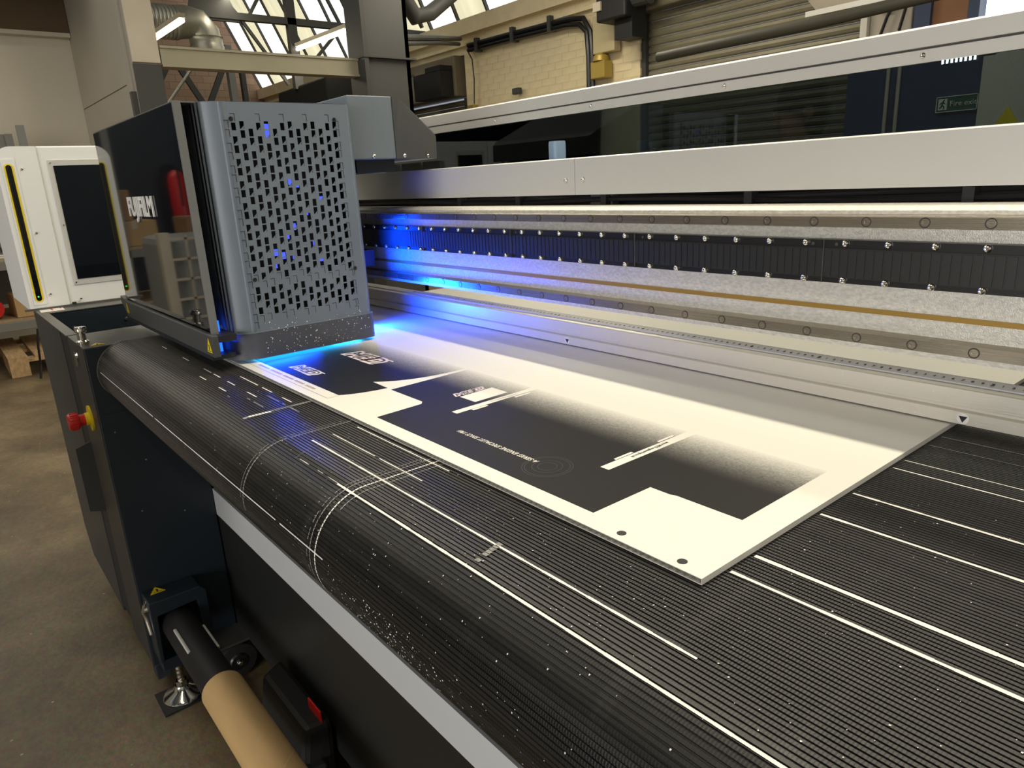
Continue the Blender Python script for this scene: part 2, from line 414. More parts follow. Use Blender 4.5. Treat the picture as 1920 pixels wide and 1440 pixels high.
def dome_bolt(name, r, h, axis, m):
    """button-head socket screw, shared mesh at origin, head pointing along axis"""
    mb = MB().lathe((0, 0, 0), axis, [(r, -h*0.2), (r, h*0.25), (r*0.8, h*0.75), (r*0.45, h), (r*0.42, h*0.5)], 12)
    return new_mesh(name, mb, m, True)

def warning_triangle(name, parent, c, xd, yd, s):
    """yellow triangle label with a dark border mark"""
    c = Vector(c); xd = Vector(xd).normalized(); yd = Vector(yd).normalized(); n = xd.cross(yd)
    def tri(k, off): return [c + n*off + xd*(-s*0.5*k) - yd*(s*0.36*k), c + n*off + xd*(s*0.5*k) - yd*(s*0.36*k), c + n*off + yd*(s*0.6*k)]
    mb = MB().prism(tri(1.0, 0.0002), n*0.0005)
    o = part(name, mb, yellow, parent, label='yellow triangular warning label')
    mb = MB()
    mb.prism([c+n*0.0008+xd*(-s*.05)-yd*(s*.18), c+n*0.0008+xd*(s*.05)-yd*(s*.18), c+n*0.0008+xd*(s*.09)+yd*(s*.18), c+n*0.0008-xd*(s*.03)+yd*(s*.18)], n*0.0003)
    mb.prism([c+n*0.0008+xd*(-s*.3)-yd*(s*.28), c+n*0.0008+xd*(s*.3)-yd*(s*.28), c+n*0.0008+xd*(s*.27)-yd*(s*.23), c+n*0.0008-xd*(s*.27)-yd*(s*.23)], n*0.0003)
    part('warning_symbol', mb, black, o)
    return o

# ================================================================== the building
struct('floor', MB().box(-15.2, -6, -0.05, 5, 6.3, 0.0), floor_mat())
# white painted brick wall at the back, with two shutter openings
WB = 6.0
wb = MB()
wb.box(-15.2, WB+0.02, 0, -13.5, WB+0.35, 3.16).box(-13.5, WB+0.02, 2.78, -8.13, WB+0.35, 3.16)
wb.box(-8.13, WB+0.02, 0, -5.16, WB+0.35, 3.16).box(-5.16, WB+0.02, 2.80, -2.86, WB+0.35, 3.16)
wb.box(-2.86, WB+0.02, 0, 5, WB+0.35, 3.16)
wall_back = struct('wall_back', wb, cream2)
wall_back['label'] = 'cream painted brick wall with roller shutter openings behind the printer'
bme = new_mesh('brick', MB().box(-0.1115, -0.012, -0.0358, 0.1115, 0.03, 0.0358), cream)
for r in range(15):
    z = 2.02 + r*0.076
    for k in range(14):
        x = -8.0 + k*0.228 + (0.114 if r % 2 else 0)
        if x > -5.26: continue
        b = shared('brick', bme, wall_back, (x, WB + 0.029 + random.uniform(-0.0015, 0.0015), z))
# header beam and sill under the glazing
part('roof_plate', MB().box(-15.0, WB-0.10, 2.98, 5, WB+0.02, 3.16), cream, wall_back)
part('string_course', MB().box(-15.0, WB-0.06, 2.86, -5.2, WB+0.02, 2.90), cream, wall_back)
# far end wall of pinkish brick
struct('wall_end', MB().box(-15.3, -6, 0, -15.0, 6.3, 7.5), brick_mat('pink_brick', (0.30, 0.19, 0.13), (0.36, 0.24, 0.17), (0.20, 0.15, 0.11), 2.0))
# the white walled office corner at the left
struct('wall_left', MB().box(-8.15, -6, 0, -8.0, 1.47, 2.64), plasterm)
part('fascia_board', MB().box(-8.02, -6, 2.645, -7.90, 1.46, 2.95), fascia, bpy.data.objects['wall_left'])
part('fascia_trim', MB().box(-8.0, -6, 2.615, -7.89, 1.46, 2.65), trimm, bpy.data.objects['wall_left'])
wm = struct('wall_partition', MB().box(-8.15, 1.475, 0, -6.0, 1.64, 3.6), partm)
wm['kind'] = 'structure'
part('wall_board', MB().box(-7.99, 1.465, 2.02, -6.22, 1.478, 3.4), partm, wm, bevel=0.003)
part('wall_board', MB().box(-7.99, 1.465, 0.0, -6.22, 1.478, 2.012), partm, wm, bevel=0.003)
part('corner_strip', MB().box(-6.20, 1.455, 1.95, -6.10, 1.478, 3.6), partm, wm, bevel=0.003)
part('end_trim', MB().box(-6.0, 1.47, 2.14, -5.975, 1.66, 3.6), trimm, wm, bevel=0.004)
part('end_post', MB().box(-6.0, 1.47, 0, -5.98, 1.66, 2.13), dgrey, wm)
part('cable_slot', MB().box(-6.10, 1.44, 0, -6.05, 1.478, 1.95), dgrey, wm)
struct('wall_right', MB().box(5, -6, 0, 5.15, 6.3, 4.8), plasterm)
struct('wall_front', MB().box(-15.2, -6.15, 0, 5, -6, 4.8), plasterm)
part('dark_wall_panel', MB().box(-8.0, -6, 0, -7.98, -0.1, 2.6), navy2, bpy.data.objects['wall_left'])
w3 = thing('fill_window', 'added glowing window in the front wall, out of view', 'window', (1.4, -6, 0.8)); w3['kind'] = 'structure'; del w3['category']  # unseen window added to supply the low light from the front
part('pane', MB().box(-0.6, -5.99, 0.4, 3.4, -5.97, 2.5), pane_mat('fill_window_pane', (1.0, 0.98, 0.92), 1.5), w3)
for x in (-0.6, 0.4, 1.4, 2.4, 3.4): part('window_bar', MB().box(x-0.03, -5.97, 0.37, x+0.03, -5.93, 2.53), trimm, w3)
# ceiling: dark low lining over the office corner, high dark lining elsewhere
struct('ceiling', MB().box(-15.2, -6.15, 5.6, 5.15, -2.4, 5.7).box(-15.2, 1.4, 5.6, 5.15, 4.9, 5.7).box(-15.2, -2.4, 5.6, -13.0, 1.4, 5.7).box(-3.0, -2.4, 5.6, 5.15, 1.4, 5.7).box(-8.0, -6, 2.95, -6.9, 1.46, 3.0), roofm)
w4 = thing('roof_fill_window', 'added glowing roof panes over the aisle, out of view', 'roof window', (-8, -0.5, 5.6)); w4['kind'] = 'structure'; del w4['category']  # unseen panes put in to give the belt roller its sheen
rlm = pane_mat('roof_fill_pane', (1.0, 0.97, 0.88), ROOF_FILL_E)
for k in range(5):
    part('glazing_pane', MB().box(-13.0+k*2+0.04, -2.36, 5.62, -11.0+k*2-0.04, 1.36, 5.64), rlm, w4)
    part('glazing_bar', MB().box(-13.0+k*2-0.05, -2.4, 5.58, -13.0+k*2+0.05, 1.4, 5.7), dgrey, w4)

# roof glazing rising from the back wall towards the middle of the hall
g0 = Vector((0, WB+0.02, 3.18)); g1 = Vector((0, 4.85, 5.7))
gd = (g1-g0); gn = Vector((0, gd.z, -gd.y)).normalized()
win = thing('window_1', 'long sloping roof glazing of yellowed and clear panes above the back wall', 'roof window', (-6, WB, 3.18))
win['kind'] = 'structure'; del win['category']
pw = 0.62; npan = 32
pmats = [pane_mat('clear_sky_pane', (1.0, 0.98, 0.88), PANE_E), pane_mat('yellowed_sky_pane', (1.0, 0.93, 0.62), PANE_E*0.62), pane_mat('pale_sky_pane', (0.95, 0.97, 0.92), PANE_E*0.8)]
pmes = [new_mesh('glazing_pane', MB().quad(Vector((0.02, 0, 0))+gd*0.0, Vector((pw-0.02, 0, 0)), Vector((pw-0.02, 0, 0))+gd, Vector((0.02, 0, 0))+gd), pm) for pm in pmats]
bme2 = new_mesh('glazing_bar', MB().hexa([(-0.014, -0.03, -0.02), (0.014, -0.03, -0.02), (0.014, 0.0, 0.02), (-0.014, 0.0, 0.02)] + [tuple(Vector(p)+gd) for p in ((-0.014, -0.03, -0.02), (0.014, -0.03, -0.02), (0.014, 0.0, 0.02), (-0.014, 0.0, 0.02))]), dgrey)
pat = [0, 1, 0, 1, 1, 0, 2, 1, 0, 1]
for i in range(npan):
    x = -15.0 + i*pw
    shared('glazing_pane', pmes[pat[i % 10]], win, (x, g0.y, g0.z))
    shared('glazing_bar', bme2, win, (x, g0.y, g0.z))

# roof trusses (lattice in the YZ plane)
def truss(x, label):
    t = thing('roof_truss', label, 'truss', (x, 4.3, 3.2), 'steel roof trusses under the glazing')
    part('bottom_chord', MB().box(x-0.04, 1.6, 3.125, x+0.04, 6.0, 3.20), dgrey, t)
    part('top_chord', MB().bar((x, 6.0, 3.26), (x, 4.75, 5.5), 0.06, 0.08), dgrey, t)
    for y0, z0, y1, z1 in ((3.55, 3.16, 4.05, 3.9), (3.45, 3.16, 3.95, 2.45), (4.75, 3.16, 4.08, 2.5), (4.75, 3.16, 4.1, 4.4), (3.45, 3.16, 2.4, 4.4)):
        part('brace', MB().bar((x, y0, z0), (x, y1, z1), 0.03, 0.035), dgrey, t)
    part('post', MB().box(x-0.04, 4.02, 2.4, x+0.04, 4.13, 4.6), dgrey, t)
    part('gusset_plate', MB().prism([(x-0.02, 2.85, 3.10), (x-0.02, 3.45, 3.10), (x-0.02, 3.32, 3.42), (x-0.02, 2.95, 3.42)], (0.04, 0, 0)), dgrey, t)
    return t
truss(-9.0, 'dark lattice roof truss in front of the glazing, beside the column')
t2 = thing('roof_truss', 'dark lattice roof truss farther off, against the pink brick', 'truss', (-12, 4, 3), 'steel roof trusses under the glazing')
part('lower_tie', MB().box(-12.05, 1.6, 2.35, -11.95, 6.0, 2.47), dgrey, t2)
for y0, z0, y1, z1 in ((3.5, 3.2, 3.9, 2.45), (4.3, 3.2, 3.9, 2.45), (3.5, 3.2, 3.0, 2.4)):
    part('brace', MB().bar((-12, y0, z0), (-12, y1, z1), 0.06, 0.08), dgrey, t2)
part('post', MB().box(-12.1, 4.30, 0, -11.98, 4.40, 3.4), grey, t2)
part('post', MB().box(-12.1, 4.50, 0, -12.0, 4.57, 3.3), dgrey, t2)
tag(part('tie_rod', MB().cyl((-10.5, 0.95, 0.0), (-10.5, 3.7, 3.3), 0.02, seg=8), galv, org=(-10.5, 0.95, 0)), 'thin pale diagonal rod crossing the lattice below the girder', 'rod')
tag(part('stored_board_stack', MB().hexa([(-9.95, 4.02, 0), (-8.2, 4.02, 0), (-8.2, 4.9, 0), (-9.95, 4.9, 0), (-9.6, 4.05, 2.42), (-8.2, 4.05, 2.45), (-8.2, 4.9, 2.62), (-9.95, 4.9, 2.62)]), mat('dark_sheeting', (0.012, 0.012, 0.011), 0.9, spec=0.1), org=(-9.1, 4.5, 0), bevel=0.02), 'dark sheeted bulk standing below the roof glazing behind the carriage', 'covered load')

# girder between the partition end and the column
gi = thing('steel_girder', 'cream grey steel girder spanning from the partition to the column', 'girder', (-6, 2.4, 2.1))
part('web', MB().box(-6.06, 1.67, 2.15, -5.99, 3.28, 2.245), girderm, gi)
part('top_flange', MB().box(-6.11, 1.67, 2.245, -5.97, 3.28, 2.262), girderm, gi)
part('bottom_flange', MB().box(-6.11, 1.67, 2.118, -5.97, 3.28, 2.135), girderm, gi)
part('web_face', MB().box(-5.995, 1.67, 2.13, -5.985, 3.28, 2.25), girderm, gi)
co = thing('steel_column', 'dark grey steel column carrying the roof behind the print carriage', 'column', (-6, 3.5, 0))
part('flange', MB().box(-6.14, 3.28, 0, -5.86, 3.32, 5.4), mat('column_paint', (0.040, 0.040, 0.039), 0.5), co)
part('web', MB().box(-6.02, 3.32, 0, -5.90, 3.76, 5.4), mat('column_web_paint', (0.052, 0.052, 0.051), 0.5), co)
part('flange', MB().box(-6.14, 3.72, 0, -5.90, 3.76, 5.4), MATS['column_paint'], co)
part('strap', MB().box(-6.15, 3.27, 2.26, -5.85, 3.80, 2.275), dgrey, co)
tag(part('duct_elbow', MB().tube([(-6.2, 3.92, 3.3), (-6.2, 3.94, 2.85), (-6.2, 4.05, 2.70), (-6.2, 4.22, 2.745), (-6.2, 4.6, 3.0)], [0.075, 0.08, 0.08, 0.07, 0.06], 14), dgrey, smooth=True, org=(-6.2, 3.95, 2.6)), 'dark swan neck duct rising beside the column', 'duct')
tag(part('pipe_bundle', MB().tube([(-6.05, 3.80, 2.48), (-7.0, 4.85, 2.71), (-7.98, 5.86, 2.935)], 0.028, 8).tube([(-6.05, 3.80, 2.43), (-7.0, 4.85, 2.66), (-7.98, 5.84, 2.87)], 0.022, 8), dgrey, org=(-6, 3.8, 2.3)), 'pair of dark pipes running from the column to the painted wall', 'pipe')

# ducts
sd = thing('spiral_duct', 'shiny spiral ventilation duct turning down beside the partition', 'duct', (-8.5, 2.6, 3))
ring = MB()
for i in range(26):
    y = 1.7 + i*0.04; ring.lathe((-9.0, y, 3.04), (0, 1, 0), [(0.17, 0), (0.178, 0.012), (0.178, 0.028), (0.17, 0.04)], 20)
part('duct_run', ring, galv, sd, smooth=True)
part('duct_elbow', MB().tube([(-9.0, 2.70, 3.04), (-9.0, 2.83, 3.06), (-9.0, 2.95, 3.04), (-9.0, 3.02, 2.95), (-9.0, 3.03, 2.82)], 0.172, 20), galv, sd, smooth=True)
part('outlet_collar', MB().lathe((-9.0, 3.03, 2.72), (0, 0, 1), [(0.185, 0), (0.185, 0.10), (0.178, 0.11), (0.178, 0.18), (0.185, 0.19)], 24), galv, sd, smooth=True)
du = thing('duct_end', 'round metal duct end poking out below the girder', 'duct', (-8.5, 2.0, 2.15))
part('collar', MB().lathe((-8.6, 1.68, 2.235), (0, 1, 0), [(0.15, 0), (0.15, 0.30), (0.157, 0.31), (0.157, 0.5), (0.10, 0.56)], 22), galv, du, smooth=True)
part('hanger_rod', MB().cyl((-8.6, 1.9, 2.38), (-8.6, 1.9, 5.6), 0.008, seg=6), dgrey, du)
part('hose_cuff', MB().cyl((-8.6, 2.2, 2.235), (-8.6, 2.29, 2.235), 0.09, seg=18), trimm, du, smooth=True)

# ceiling strip lights: tube, housing and the light itself
def strip_light(a, b, label, power, size_y=0.12, aim=None):
    a = Vector(a); b = Vector(b); c = (a+b)/2
    t = thing('strip_light', label, 'light', c, 'fluorescent strip lights')
    part('tube', MB().cyl(a, b, 0.02, seg=10), tube_e, t, smooth=True)
    up = Vector((0, 0, 0.045))
    part('housing', MB().bar(a+up, b+up, 0.06, 0.04), trimm, t)
    ld = bpy.data.lights.new('strip_light_glow', 'AREA'); ld.shape = 'RECTANGLE'
    ld.size = (b-a).length; ld.size_y = size_y; ld.energy = power; ld.color = WARM
    lo = bpy.data.objects.new('strip_light_glow', ld); C.objects.link(lo)
    lo.location = c - Vector((0, 0, 0.05)); lo.rotation_euler = (0, 0, math.atan2((b-a).y, (b-a).x))
    return t
strip_light((-9.0, 2.37, 2.79), (-7.60, 2.37, 2.78), 'lit strip light in front of the spiral duct', TUBE_W*0.25)
strip_light((-9.16, 4.1, 2.855), (-7.66, 4.1, 2.835), 'lit strip light hanging just above the girder', TUBE_W*0.25)
strip_light((-9.58, 3.35, 3.43), (-8.3, 3.35, 3.36), 'lit strip light cut by the top edge of the photo', TUBE_W*0.10)
strip_light((-5.6, 4.3, 3.3), (-3.8, 4.3, 3.3), 'added strip light before the cream brick wall, out of view', TUBE_W*0.75)  # unseen lamp added to brighten the brick wall
strip_light((-1.6, 2.5, 3.0), (0.5, 2.5, 3.0), 'added strip light behind the right end of the printer, out of view', TUBE_W*0.5)  # unseen lamp added to light the rear partition and its sign
strip_light((-3.5, 1.38, 3.3), (-1.7, 1.38, 3.3), 'strip light over the printer gantry, its left one', TUBE_W*0.72, 0.10)
strip_light((-1.3, 1.38, 3.3), (0.9, 1.38, 3.3), 'strip light over the printer gantry, its right one', TUBE_W*0.88, 0.10)
strip_light((-3.6, -0.9, 3.3), (-1.8, -0.9, 3.3), 'strip light over the aisle in front of the printer, its left one', TUBE_W*0.08)
strip_light((-1.0, -0.9, 3.3), (0.8, -0.9, 3.3), 'strip light over the aisle in front of the printer, its right one', TUBE_W*0.2)
strip_light((-7.6, -1.6, 2.85), (-7.6, 0.2, 2.85), 'strip light under the office corner ceiling', TUBE_W*0.35)

# roller shutters with individual slats
def shutter(x0, x1, y, z0, z1, label, pitch=0.075, barrel=True):
    t = thing('roller_shutter', label, 'shutter', ((x0+x1)/2, y, 0))
    me = new_mesh('slat', MB().prism([(x0, 0.0, 0), (x0, -0.012, 0.012), (x0, -0.016, 0.035), (x0, -0.010, 0.060), (x0, 0.0, pitch-0.004), (x0, 0.008, pitch-0.004), (x0, 0.008, 0)], (x1-x0, 0, 0)), shutterm)
    me.transform(Matrix.Translation((-(x0+x1)/2, 0, 0)))
    k = int((z1-z0)/pitch)
    for i in range(k): shared('slat', me, t, ((x0+x1)/2, y, z0+i*pitch))
    part('guide_rail', MB().box(x0-0.06, y-0.06, z0, x0, y+0.03, z1), dgrey, t)
    part('guide_rail', MB().box(x1, y-0.06, z0, x1+0.06, y+0.03, z1), dgrey, t)
    if barrel: part('barrel_box', MB().box(x0-0.05, y-0.18, z1, x1+0.05, y+0.06, z1+0.32), shutterm, t, bevel=0.02)
    return t
shutter(-5.10, -2.92, WB+0.10, 0.3, 2.70, 'wide olive steel roller shutter right of the cream brick wall')
shutter(-13.4, -8.22, WB+0.10, 0.3, 2.26, 'brown olive roller shutter seen between column and cream brick wall', barrel=False)
tag(part('shutter_hood', MB().box(-13.4, WB-0.10, 2.28, -8.2, WB+0.20, 2.78), mat('hood_board', (0.16, 0.135, 0.09), 0.7), org=(-10, WB, 2.3), bevel=0.02), 'dull brown hood over the left roller shutter', 'hood')
tag(part('shutter_motor_box', MB().box(-8.9, WB-0.30, 2.28, -8.25, WB-0.10, 2.60).box(-8.6, WB-0.30, 2.595, -8.25, WB-0.105, 2.66), black, org=(-8.6, WB, 2.3)), 'black stepped motor box beside the left shutter', 'box')
bl = thing('bulkhead_lamp', 'small lit round lamp beside the column', 'lamp', (-9.3, 5.8, 2.55))
part('lamp_glass', MB().lathe((-9.2, 5.7, 2.50), (0, 0, 1), [(0.01, 0), (0.05, 0.02), (0.06, 0.06), (0.03, 0.09)], 14), flood_e, bl, smooth=True)
part('lamp_bracket', MB().box(-9.22, 5.68, 2.64, -9.18, 5.9005, 2.67), galv, bl)
part('lamp_cap', MB().lathe((-9.2, 5.7, 2.59), (0, 0, 1), [(0.06, 0), (0.07, 0.04), (0.03, 0.1)], 14), galv, bl, smooth=True)
tag(part('round_floodlight', MB().lathe((-8.95, 5.6, 2.52), (0.3, -1, 0.05), [(0.03, -0.1), (0.075, -0.03), (0.085, 0.0), (0.06, 0.01)], 16), galv, smooth=True, org=(-8.95, 5.6, 2.52)), 'dull round floodlight left of the black motor box', 'lamp')
# conduits over the cream wall
cd = thing('cable_conduit', 'black double conduit bending down across the cream brick wall', 'conduit', (-6.9, 5.9, 2.7))
for off, r in ((0.0, 0.028), (0.055, 0.028)):
    part('conduit_pipe', MB().tube([(-7.9, 5.92, 2.79+off), (-7.0, 5.92, 2.78+off), (-6.1+off*0.6, 5.92, 2.76+off), (-5.90+off, 5.92, 2.73+off), (-5.80+off, 5.92, 2.64), (-5.78+off, 5.92, 2.4), (-5.78+off, 5.92, 1.6)], r, 8), blacks, cd, smooth=True)
for x in (-7.7, -7.0, -6.35):
    part('conduit_clip', MB().box(x-0.025, 5.88, 2.74, x+0.025, 5.975, 2.90), dgrey, cd)
part('conduit_tray', MB().box(-7.9, 5.955, 2.77, -6.1, 5.975, 2.88), grey, cd)
jb = thing('junction_box', 'brass coloured round topped box on the cream wall beside the conduit', 'box', (-5.6, 5.9, 2.15))
part('box_body', MB().box(-5.70, 5.86, 2.16, -5.50, 5.985, 2.33), brassy, jb, bevel=0.01)
part('box_dome', MB().lathe((-5.60, 5.92, 2.33), (0, 0, 1), [(0.09, 0), (0.08, 0.05), (0.04, 0.08), (0.02, 0.085)], 14), brassy, jb, smooth=True)
tag(part('wall_box', MB().box(-5.68, 5.88, 2.40, -5.38, 5.985, 2.76), mat('tan_box_paint', (0.50, 0.42, 0.25), 0.4), org=(-5.5, 5.9, 2.4), bevel=0.01), 'tan metal box high on the cream wall beside the shutter', 'box')
tag(part('wall_box', MB().box(-7.98, 5.90, 1.98, -7.84, 5.985, 2.14), brassy, org=(-7.9, 5.9, 2), bevel=0.01), 'small brass coloured box low on the cream wall above the printer', 'box')
tag(part('wall_socket', MB().box(-7.08, 5.92, 2.17, -6.96, 5.985, 2.24), dgrey, org=(-7, 5.9, 2.2), bevel=0.01), 'small dark socket in the middle of the cream wall', 'socket')
tag(part('hanging_wire', MB().tube([(-7.95, 5.94, 2.8), (-7.86, 5.94, 2.68), (-7.84, 5.94, 2.45), (-7.87, 5.94, 2.15)], 0.008, 6), dgrey, org=(-7.9, 5.9, 2.3)), 'thin dark wire hanging down the left of the cream wall', 'wire')
sm = thing('shutter_motor', 'dark motor block with a pale label above the wide shutter corner', 'motor', (-5.2, 5.8, 2.7))
part('motor_body', MB().box(-5.36, 5.60, 2.62, -4.98, 5.91, 3.0), black, sm, bevel=0.02)
part('motor_label', MB().box(-5.38, 5.58, 2.72, -5.28, 5.60, 2.80), trimm, sm)
part('motor_shaft', MB().cyl((-5.0, 5.75, 2.78), (-4.8, 5.75, 2.78), 0.08, seg=14), dgrey, sm)
part('motor_bracket', MB().box(-5.2, 5.7, 2.45, -4.98, 5.91, 2.64), black, sm)

# right end of the back wall: door frames, boards, signs (partly seen through the dark acrylic)
tag(part('cabling_panel', MB().box(-2.80, 5.90, 0.8, -2.50, 5.985, 2.9), mat('pale_panel', (0.55, 0.50, 0.42), 0.6), org=(-2.7, 5.9, 0.8), bevel=0.01), 'pale wall panel with loose cables right of the wide shutter', 'panel')
tag(part('panel_edge', MB().box(-2.855, 5.86, 0.8, -2.805, 5.985, 2.9), white, org=(-2.87, 5.9, 0.8)), 'white upright edge strip right of the wide shutter', 'strip')
for k, pts in enumerate(([(-2.80, 5.87, 2.34), (-2.74, 5.85, 2.26), (-2.64, 5.85, 2.26), (-2.58, 5.86, 2.34), (-2.53, 5.87, 2.36)], [(-2.55, 5.87, 2.40), (-2.53, 5.86, 2.25), (-2.56, 5.85, 2.1), (-2.52, 5.86, 2.0)], [(-2.62, 5.87, 2.30), (-2.66, 5.86, 2.2), (-2.70, 5.86, 2.08)])):
    tag(part('loose_cable', MB().tube(pts, 0.012, 6), black, org=pts[0]), ['black cable sagging across the pale wall panel', 'black cable hanging down the right side of the pale panel', 'black cable slanting over the pale panel'][k], 'cable')
dr = thing('door_1', 'blue framed door with a brown board panel', 'door', (-2.3, 5.9, 0)); dr['kind'] = 'structure'; del dr['category']
part('door_frame', MB().box(-2.47, 5.86, 0, -2.36, 5.985, 2.9).box(-2.12, 5.86, 0, -2.05, 5.985, 2.9), bluep, dr)
part('door_board', MB().box(-2.36, 5.90, 0, -2.12, 5.985, 2.9), brownp, dr)
wr = thing('window_2', 'bright daylit window at the right end of the back wall', 'window', (-1.95, 5.9, 2)); wr['kind'] = 'structure'; del wr['category']
part('pane', MB().box(-2.04, 5.95, 1.9, -1.76, 5.98, 2.9), pane_mat('daylit_window', (0.95, 1.0, 1.0), 2.5), wr)
part('window_bar', MB().box(-2.04, 5.93, 2.28, -1.76, 5.95, 2.29), white, wr)
tag(part('blue_wall_panel', MB().box(-1.75, 5.86, 0, -0.6, 5.985, 2.9), bluep, org=(-1.2, 5.9, 0)), 'dark blue wall panel right of the bright window', 'panel')
tag(part('pipe_rail', MB().tube([(-3.6, 4.4, 1.985), (-2.42, 4.4, 1.995), (-1.6, 4.4, 2.02), (0.5, 4.4, 2.08)], 0.034, 10), mat('olive_pipe', (0.05, 0.047, 0.032), 0.6), smooth=True, org=(-1.9, 4.4, 1.99)), 'olive pipe running above the printer hood at the right', 'pipe')
lt = thing('light_tray', 'pale light fitting tray hanging above the right of the wide shutter', 'light fitting', (-2.25, 4.65, 2.05))
part('tray', MB().hexa([(-2.45, 4.5, 2.06), (-2.05, 4.5, 2.05), (-2.05, 4.8, 2.05), (-2.45, 4.8, 2.06), (-2.5, 4.45, 2.14), (-2.0, 4.45, 2.13), (-2.0, 4.85, 2.13), (-2.5, 4.85, 2.14)]), trimm, lt)
part('tray_rim', MB().box(-2.5, 4.43, 2.045, -2.0, 4.45, 2.075), white, lt)
# a blue partition close behind the printer carries the fire exit sign
bw = struct('wall_rear_partition', MB().box(-1.72, 3.45, 0, -1.165, 3.50, 1.66), bluep)
struct('wall_rear_board', MB().box(-1.160, 3.42, 0, -0.4, 3.46, 1.68), plasterm)
fx = thing('fire_exit_sign', 'green framed fire exit sign on the blue partition, seen through the dark acrylic', 'sign', (-1.25, 3.44, 1.40))
part('sign_plate', MB().box(-1.325, 3.440, 1.375, -1.168, 3.449, 1.437), mat('sign_green', (0.02, 0.10, 0.07), 0.5), fx)
fr = MB()
for b in ((-1.325, 1.375, -1.168, 1.378), (-1.325, 1.434, -1.168, 1.437), (-1.325, 1.375, -1.322, 1.437), (-1.171, 1.375, -1.168, 1.437)): fr.box(b[0], 3.437, b[1], b[2], 3.441, b[3])
part('sign_border', fr, white, fx)
part('sign_text', text_mb('Fire exit', 0.030, frame((-1.222, 3.438, 1.406), (1, 0, 0), (0, 0, 1))), white, fx)
part('pictogram_ground', MB().box(-1.316, 3.437, 1.384, -1.282, 3.440, 1.428), white, fx)
rm = MB(); cx, cz = -1.298, 1.406
rm.cyl((cx+0.004, 3.4365, cz+0.015), (cx+0.004, 3.435, cz+0.015), 0.0035, seg=10)
for a, b in (((0.001, 0.010), (-0.002, -0.002)), ((-0.002, -0.002), (0.006, -0.009)), ((0.006, -0.009), (0.004, -0.018)), ((-0.002, -0.002), (-0.006, -0.011)), ((-0.006, -0.011), (-0.013, -0.013)), ((0.001, 0.009), (0.009, 0.003)), ((0.001, 0.009), (-0.007, 0.006)), ((-0.007, 0.006), (-0.010, -0.001))):
    rm.bar((cx+a[0], 3.436, cz+a[1]), (cx+b[0], 3.436, cz+b[1]), 0.002, 0.004)
part('running_figure', rm, MATS['sign_green'], fx)
for k, x in enumerate((-1.535, -1.488)):
    tag(part('wall_pipe', MB().cyl((x, 3.441, 0.0), (x, 3.441, 1.66), 0.008, seg=10), trimm, smooth=True, org=(x, 3.41, 0)), ['left one of two thin pipes on the blue partition behind the acrylic', 'right one of two thin pipes on the blue partition behind the acrylic'][k], 'pipe')
ws = thing('warning_sign', 'yellow warning triangle on the grey board behind the acrylic at the right', 'sign', (-1.05, 3.41, 1.30))
part('triangle', MB().prism([(-1.105, 3.414, 1.285), (-0.995, 3.414, 1.285), (-1.05, 3.414, 1.375)], (0, 0.004, 0)), yellow, ws)

# ------------------------------------------------------------------ storage rack along the left wall
rk = thing('storage_rack', 'grey steel rack with board shelves along the left wall', 'rack', (-6.9, -0.4, 0))
for z, ya_ in ((0.37, -1.9), (0.82, -1.9), (1.32, 0.0)):
    part('shelf', MB().box(-7.3, ya_, z-0.02, -6.5, 0.75, z), lightwood, rk)
    part('shelf_beam', MB().box(-6.52, ya_, z-0.085, -6.47, 0.75, z-0.02), grey, rk, bevel=0.004)
for y in (-1.92, -0.6, 0.73):
    for x in (-6.52, -7.3):
        part('upright', MB().box(x, y, 0, x+0.05, y+0.05, 1.75), grey, rk)
part('back_panel', MB().box(-7.32, 0.0, 0.4, -7.30, 0.75, 1.75), grey, rk)
def carton(x, y, z, dx, dy, dz, label, m=kraft2, rz=0.0):
    t = thing('cardboard_box', label, 'box', (x, y, z), 'cartons on the storage rack')
    o = part('carton', MB().box(x-dx/2, y-dy/2, z, x+dx/2, y+dy/2, z+dz), m, t, bevel=0.004)
    part('lid_flap', MB().box(x-dx/2+0.004, y-dy/2+0.004, z+dz, x+dx/2-0.004, y-0.002, z+dz+0.005), m, t)
    part('lid_flap', MB().box(x-dx/2+0.004, y+0.002, z+dz, x+dx/2-0.004, y+dy/2-0.004, z+dz+0.005), m, t)
    part('tape', MB().box(x-dx/2-0.001, y-0.02, z+dz*0.7, x+dx/2+0.001, y+0.02, z+dz+0.007), trimm, t)
    t.rotation_euler = (0, 0, rz)
    return t
kraft3 = mat('pale_box_card', (0.52, 0.35, 0.17), 0.75, noise=(8, 0.06))
carton(-6.70, 0.60, 0.372, 0.34, 0.28, 0.16, 'small tan cardboard box on the lowest rack shelf beside the white enclosure', kraft3, 0.05)
carton(-6.75, 0.42, 1.322, 0.3, 0.3, 0.12, 'pale flat carton on the top rack shelf', kraft3)
carton(-6.75, -0.58, 0.822+0.203, 0.35, 0.22, 0.24, 'brown carton stacked on the wide carton, seen in the glossy panel', kraft2)
carton(-6.75, -0.68, 0.822, 0.40, 0.34, 0.195, 'wide brown carton on the rack shelf, seen in the glossy panel', kraft3)
carton(-6.8, -1.30, 0.822, 0.4, 0.4, 0.20, 'low brown carton at the far end of the rack shelf', kraft2)
carton(-6.9, 0.05, 0.372, 0.4, 0.35, 0.2, 'brown carton at the middle of the lowest rack shelf', kraft2)
tag(part('red_tape_reel', MB().lathe((-6.62, 0.33, 0.452), (1, 0, 0), [(0.03, -0.04), (0.075, -0.04), (0.075, 0.04), (0.03, 0.04)], 18), red, smooth=True, org=(-6.62, 0.4, 0.372)), 'red reel lying on the lowest rack shelf beside the tan box', 'reel')
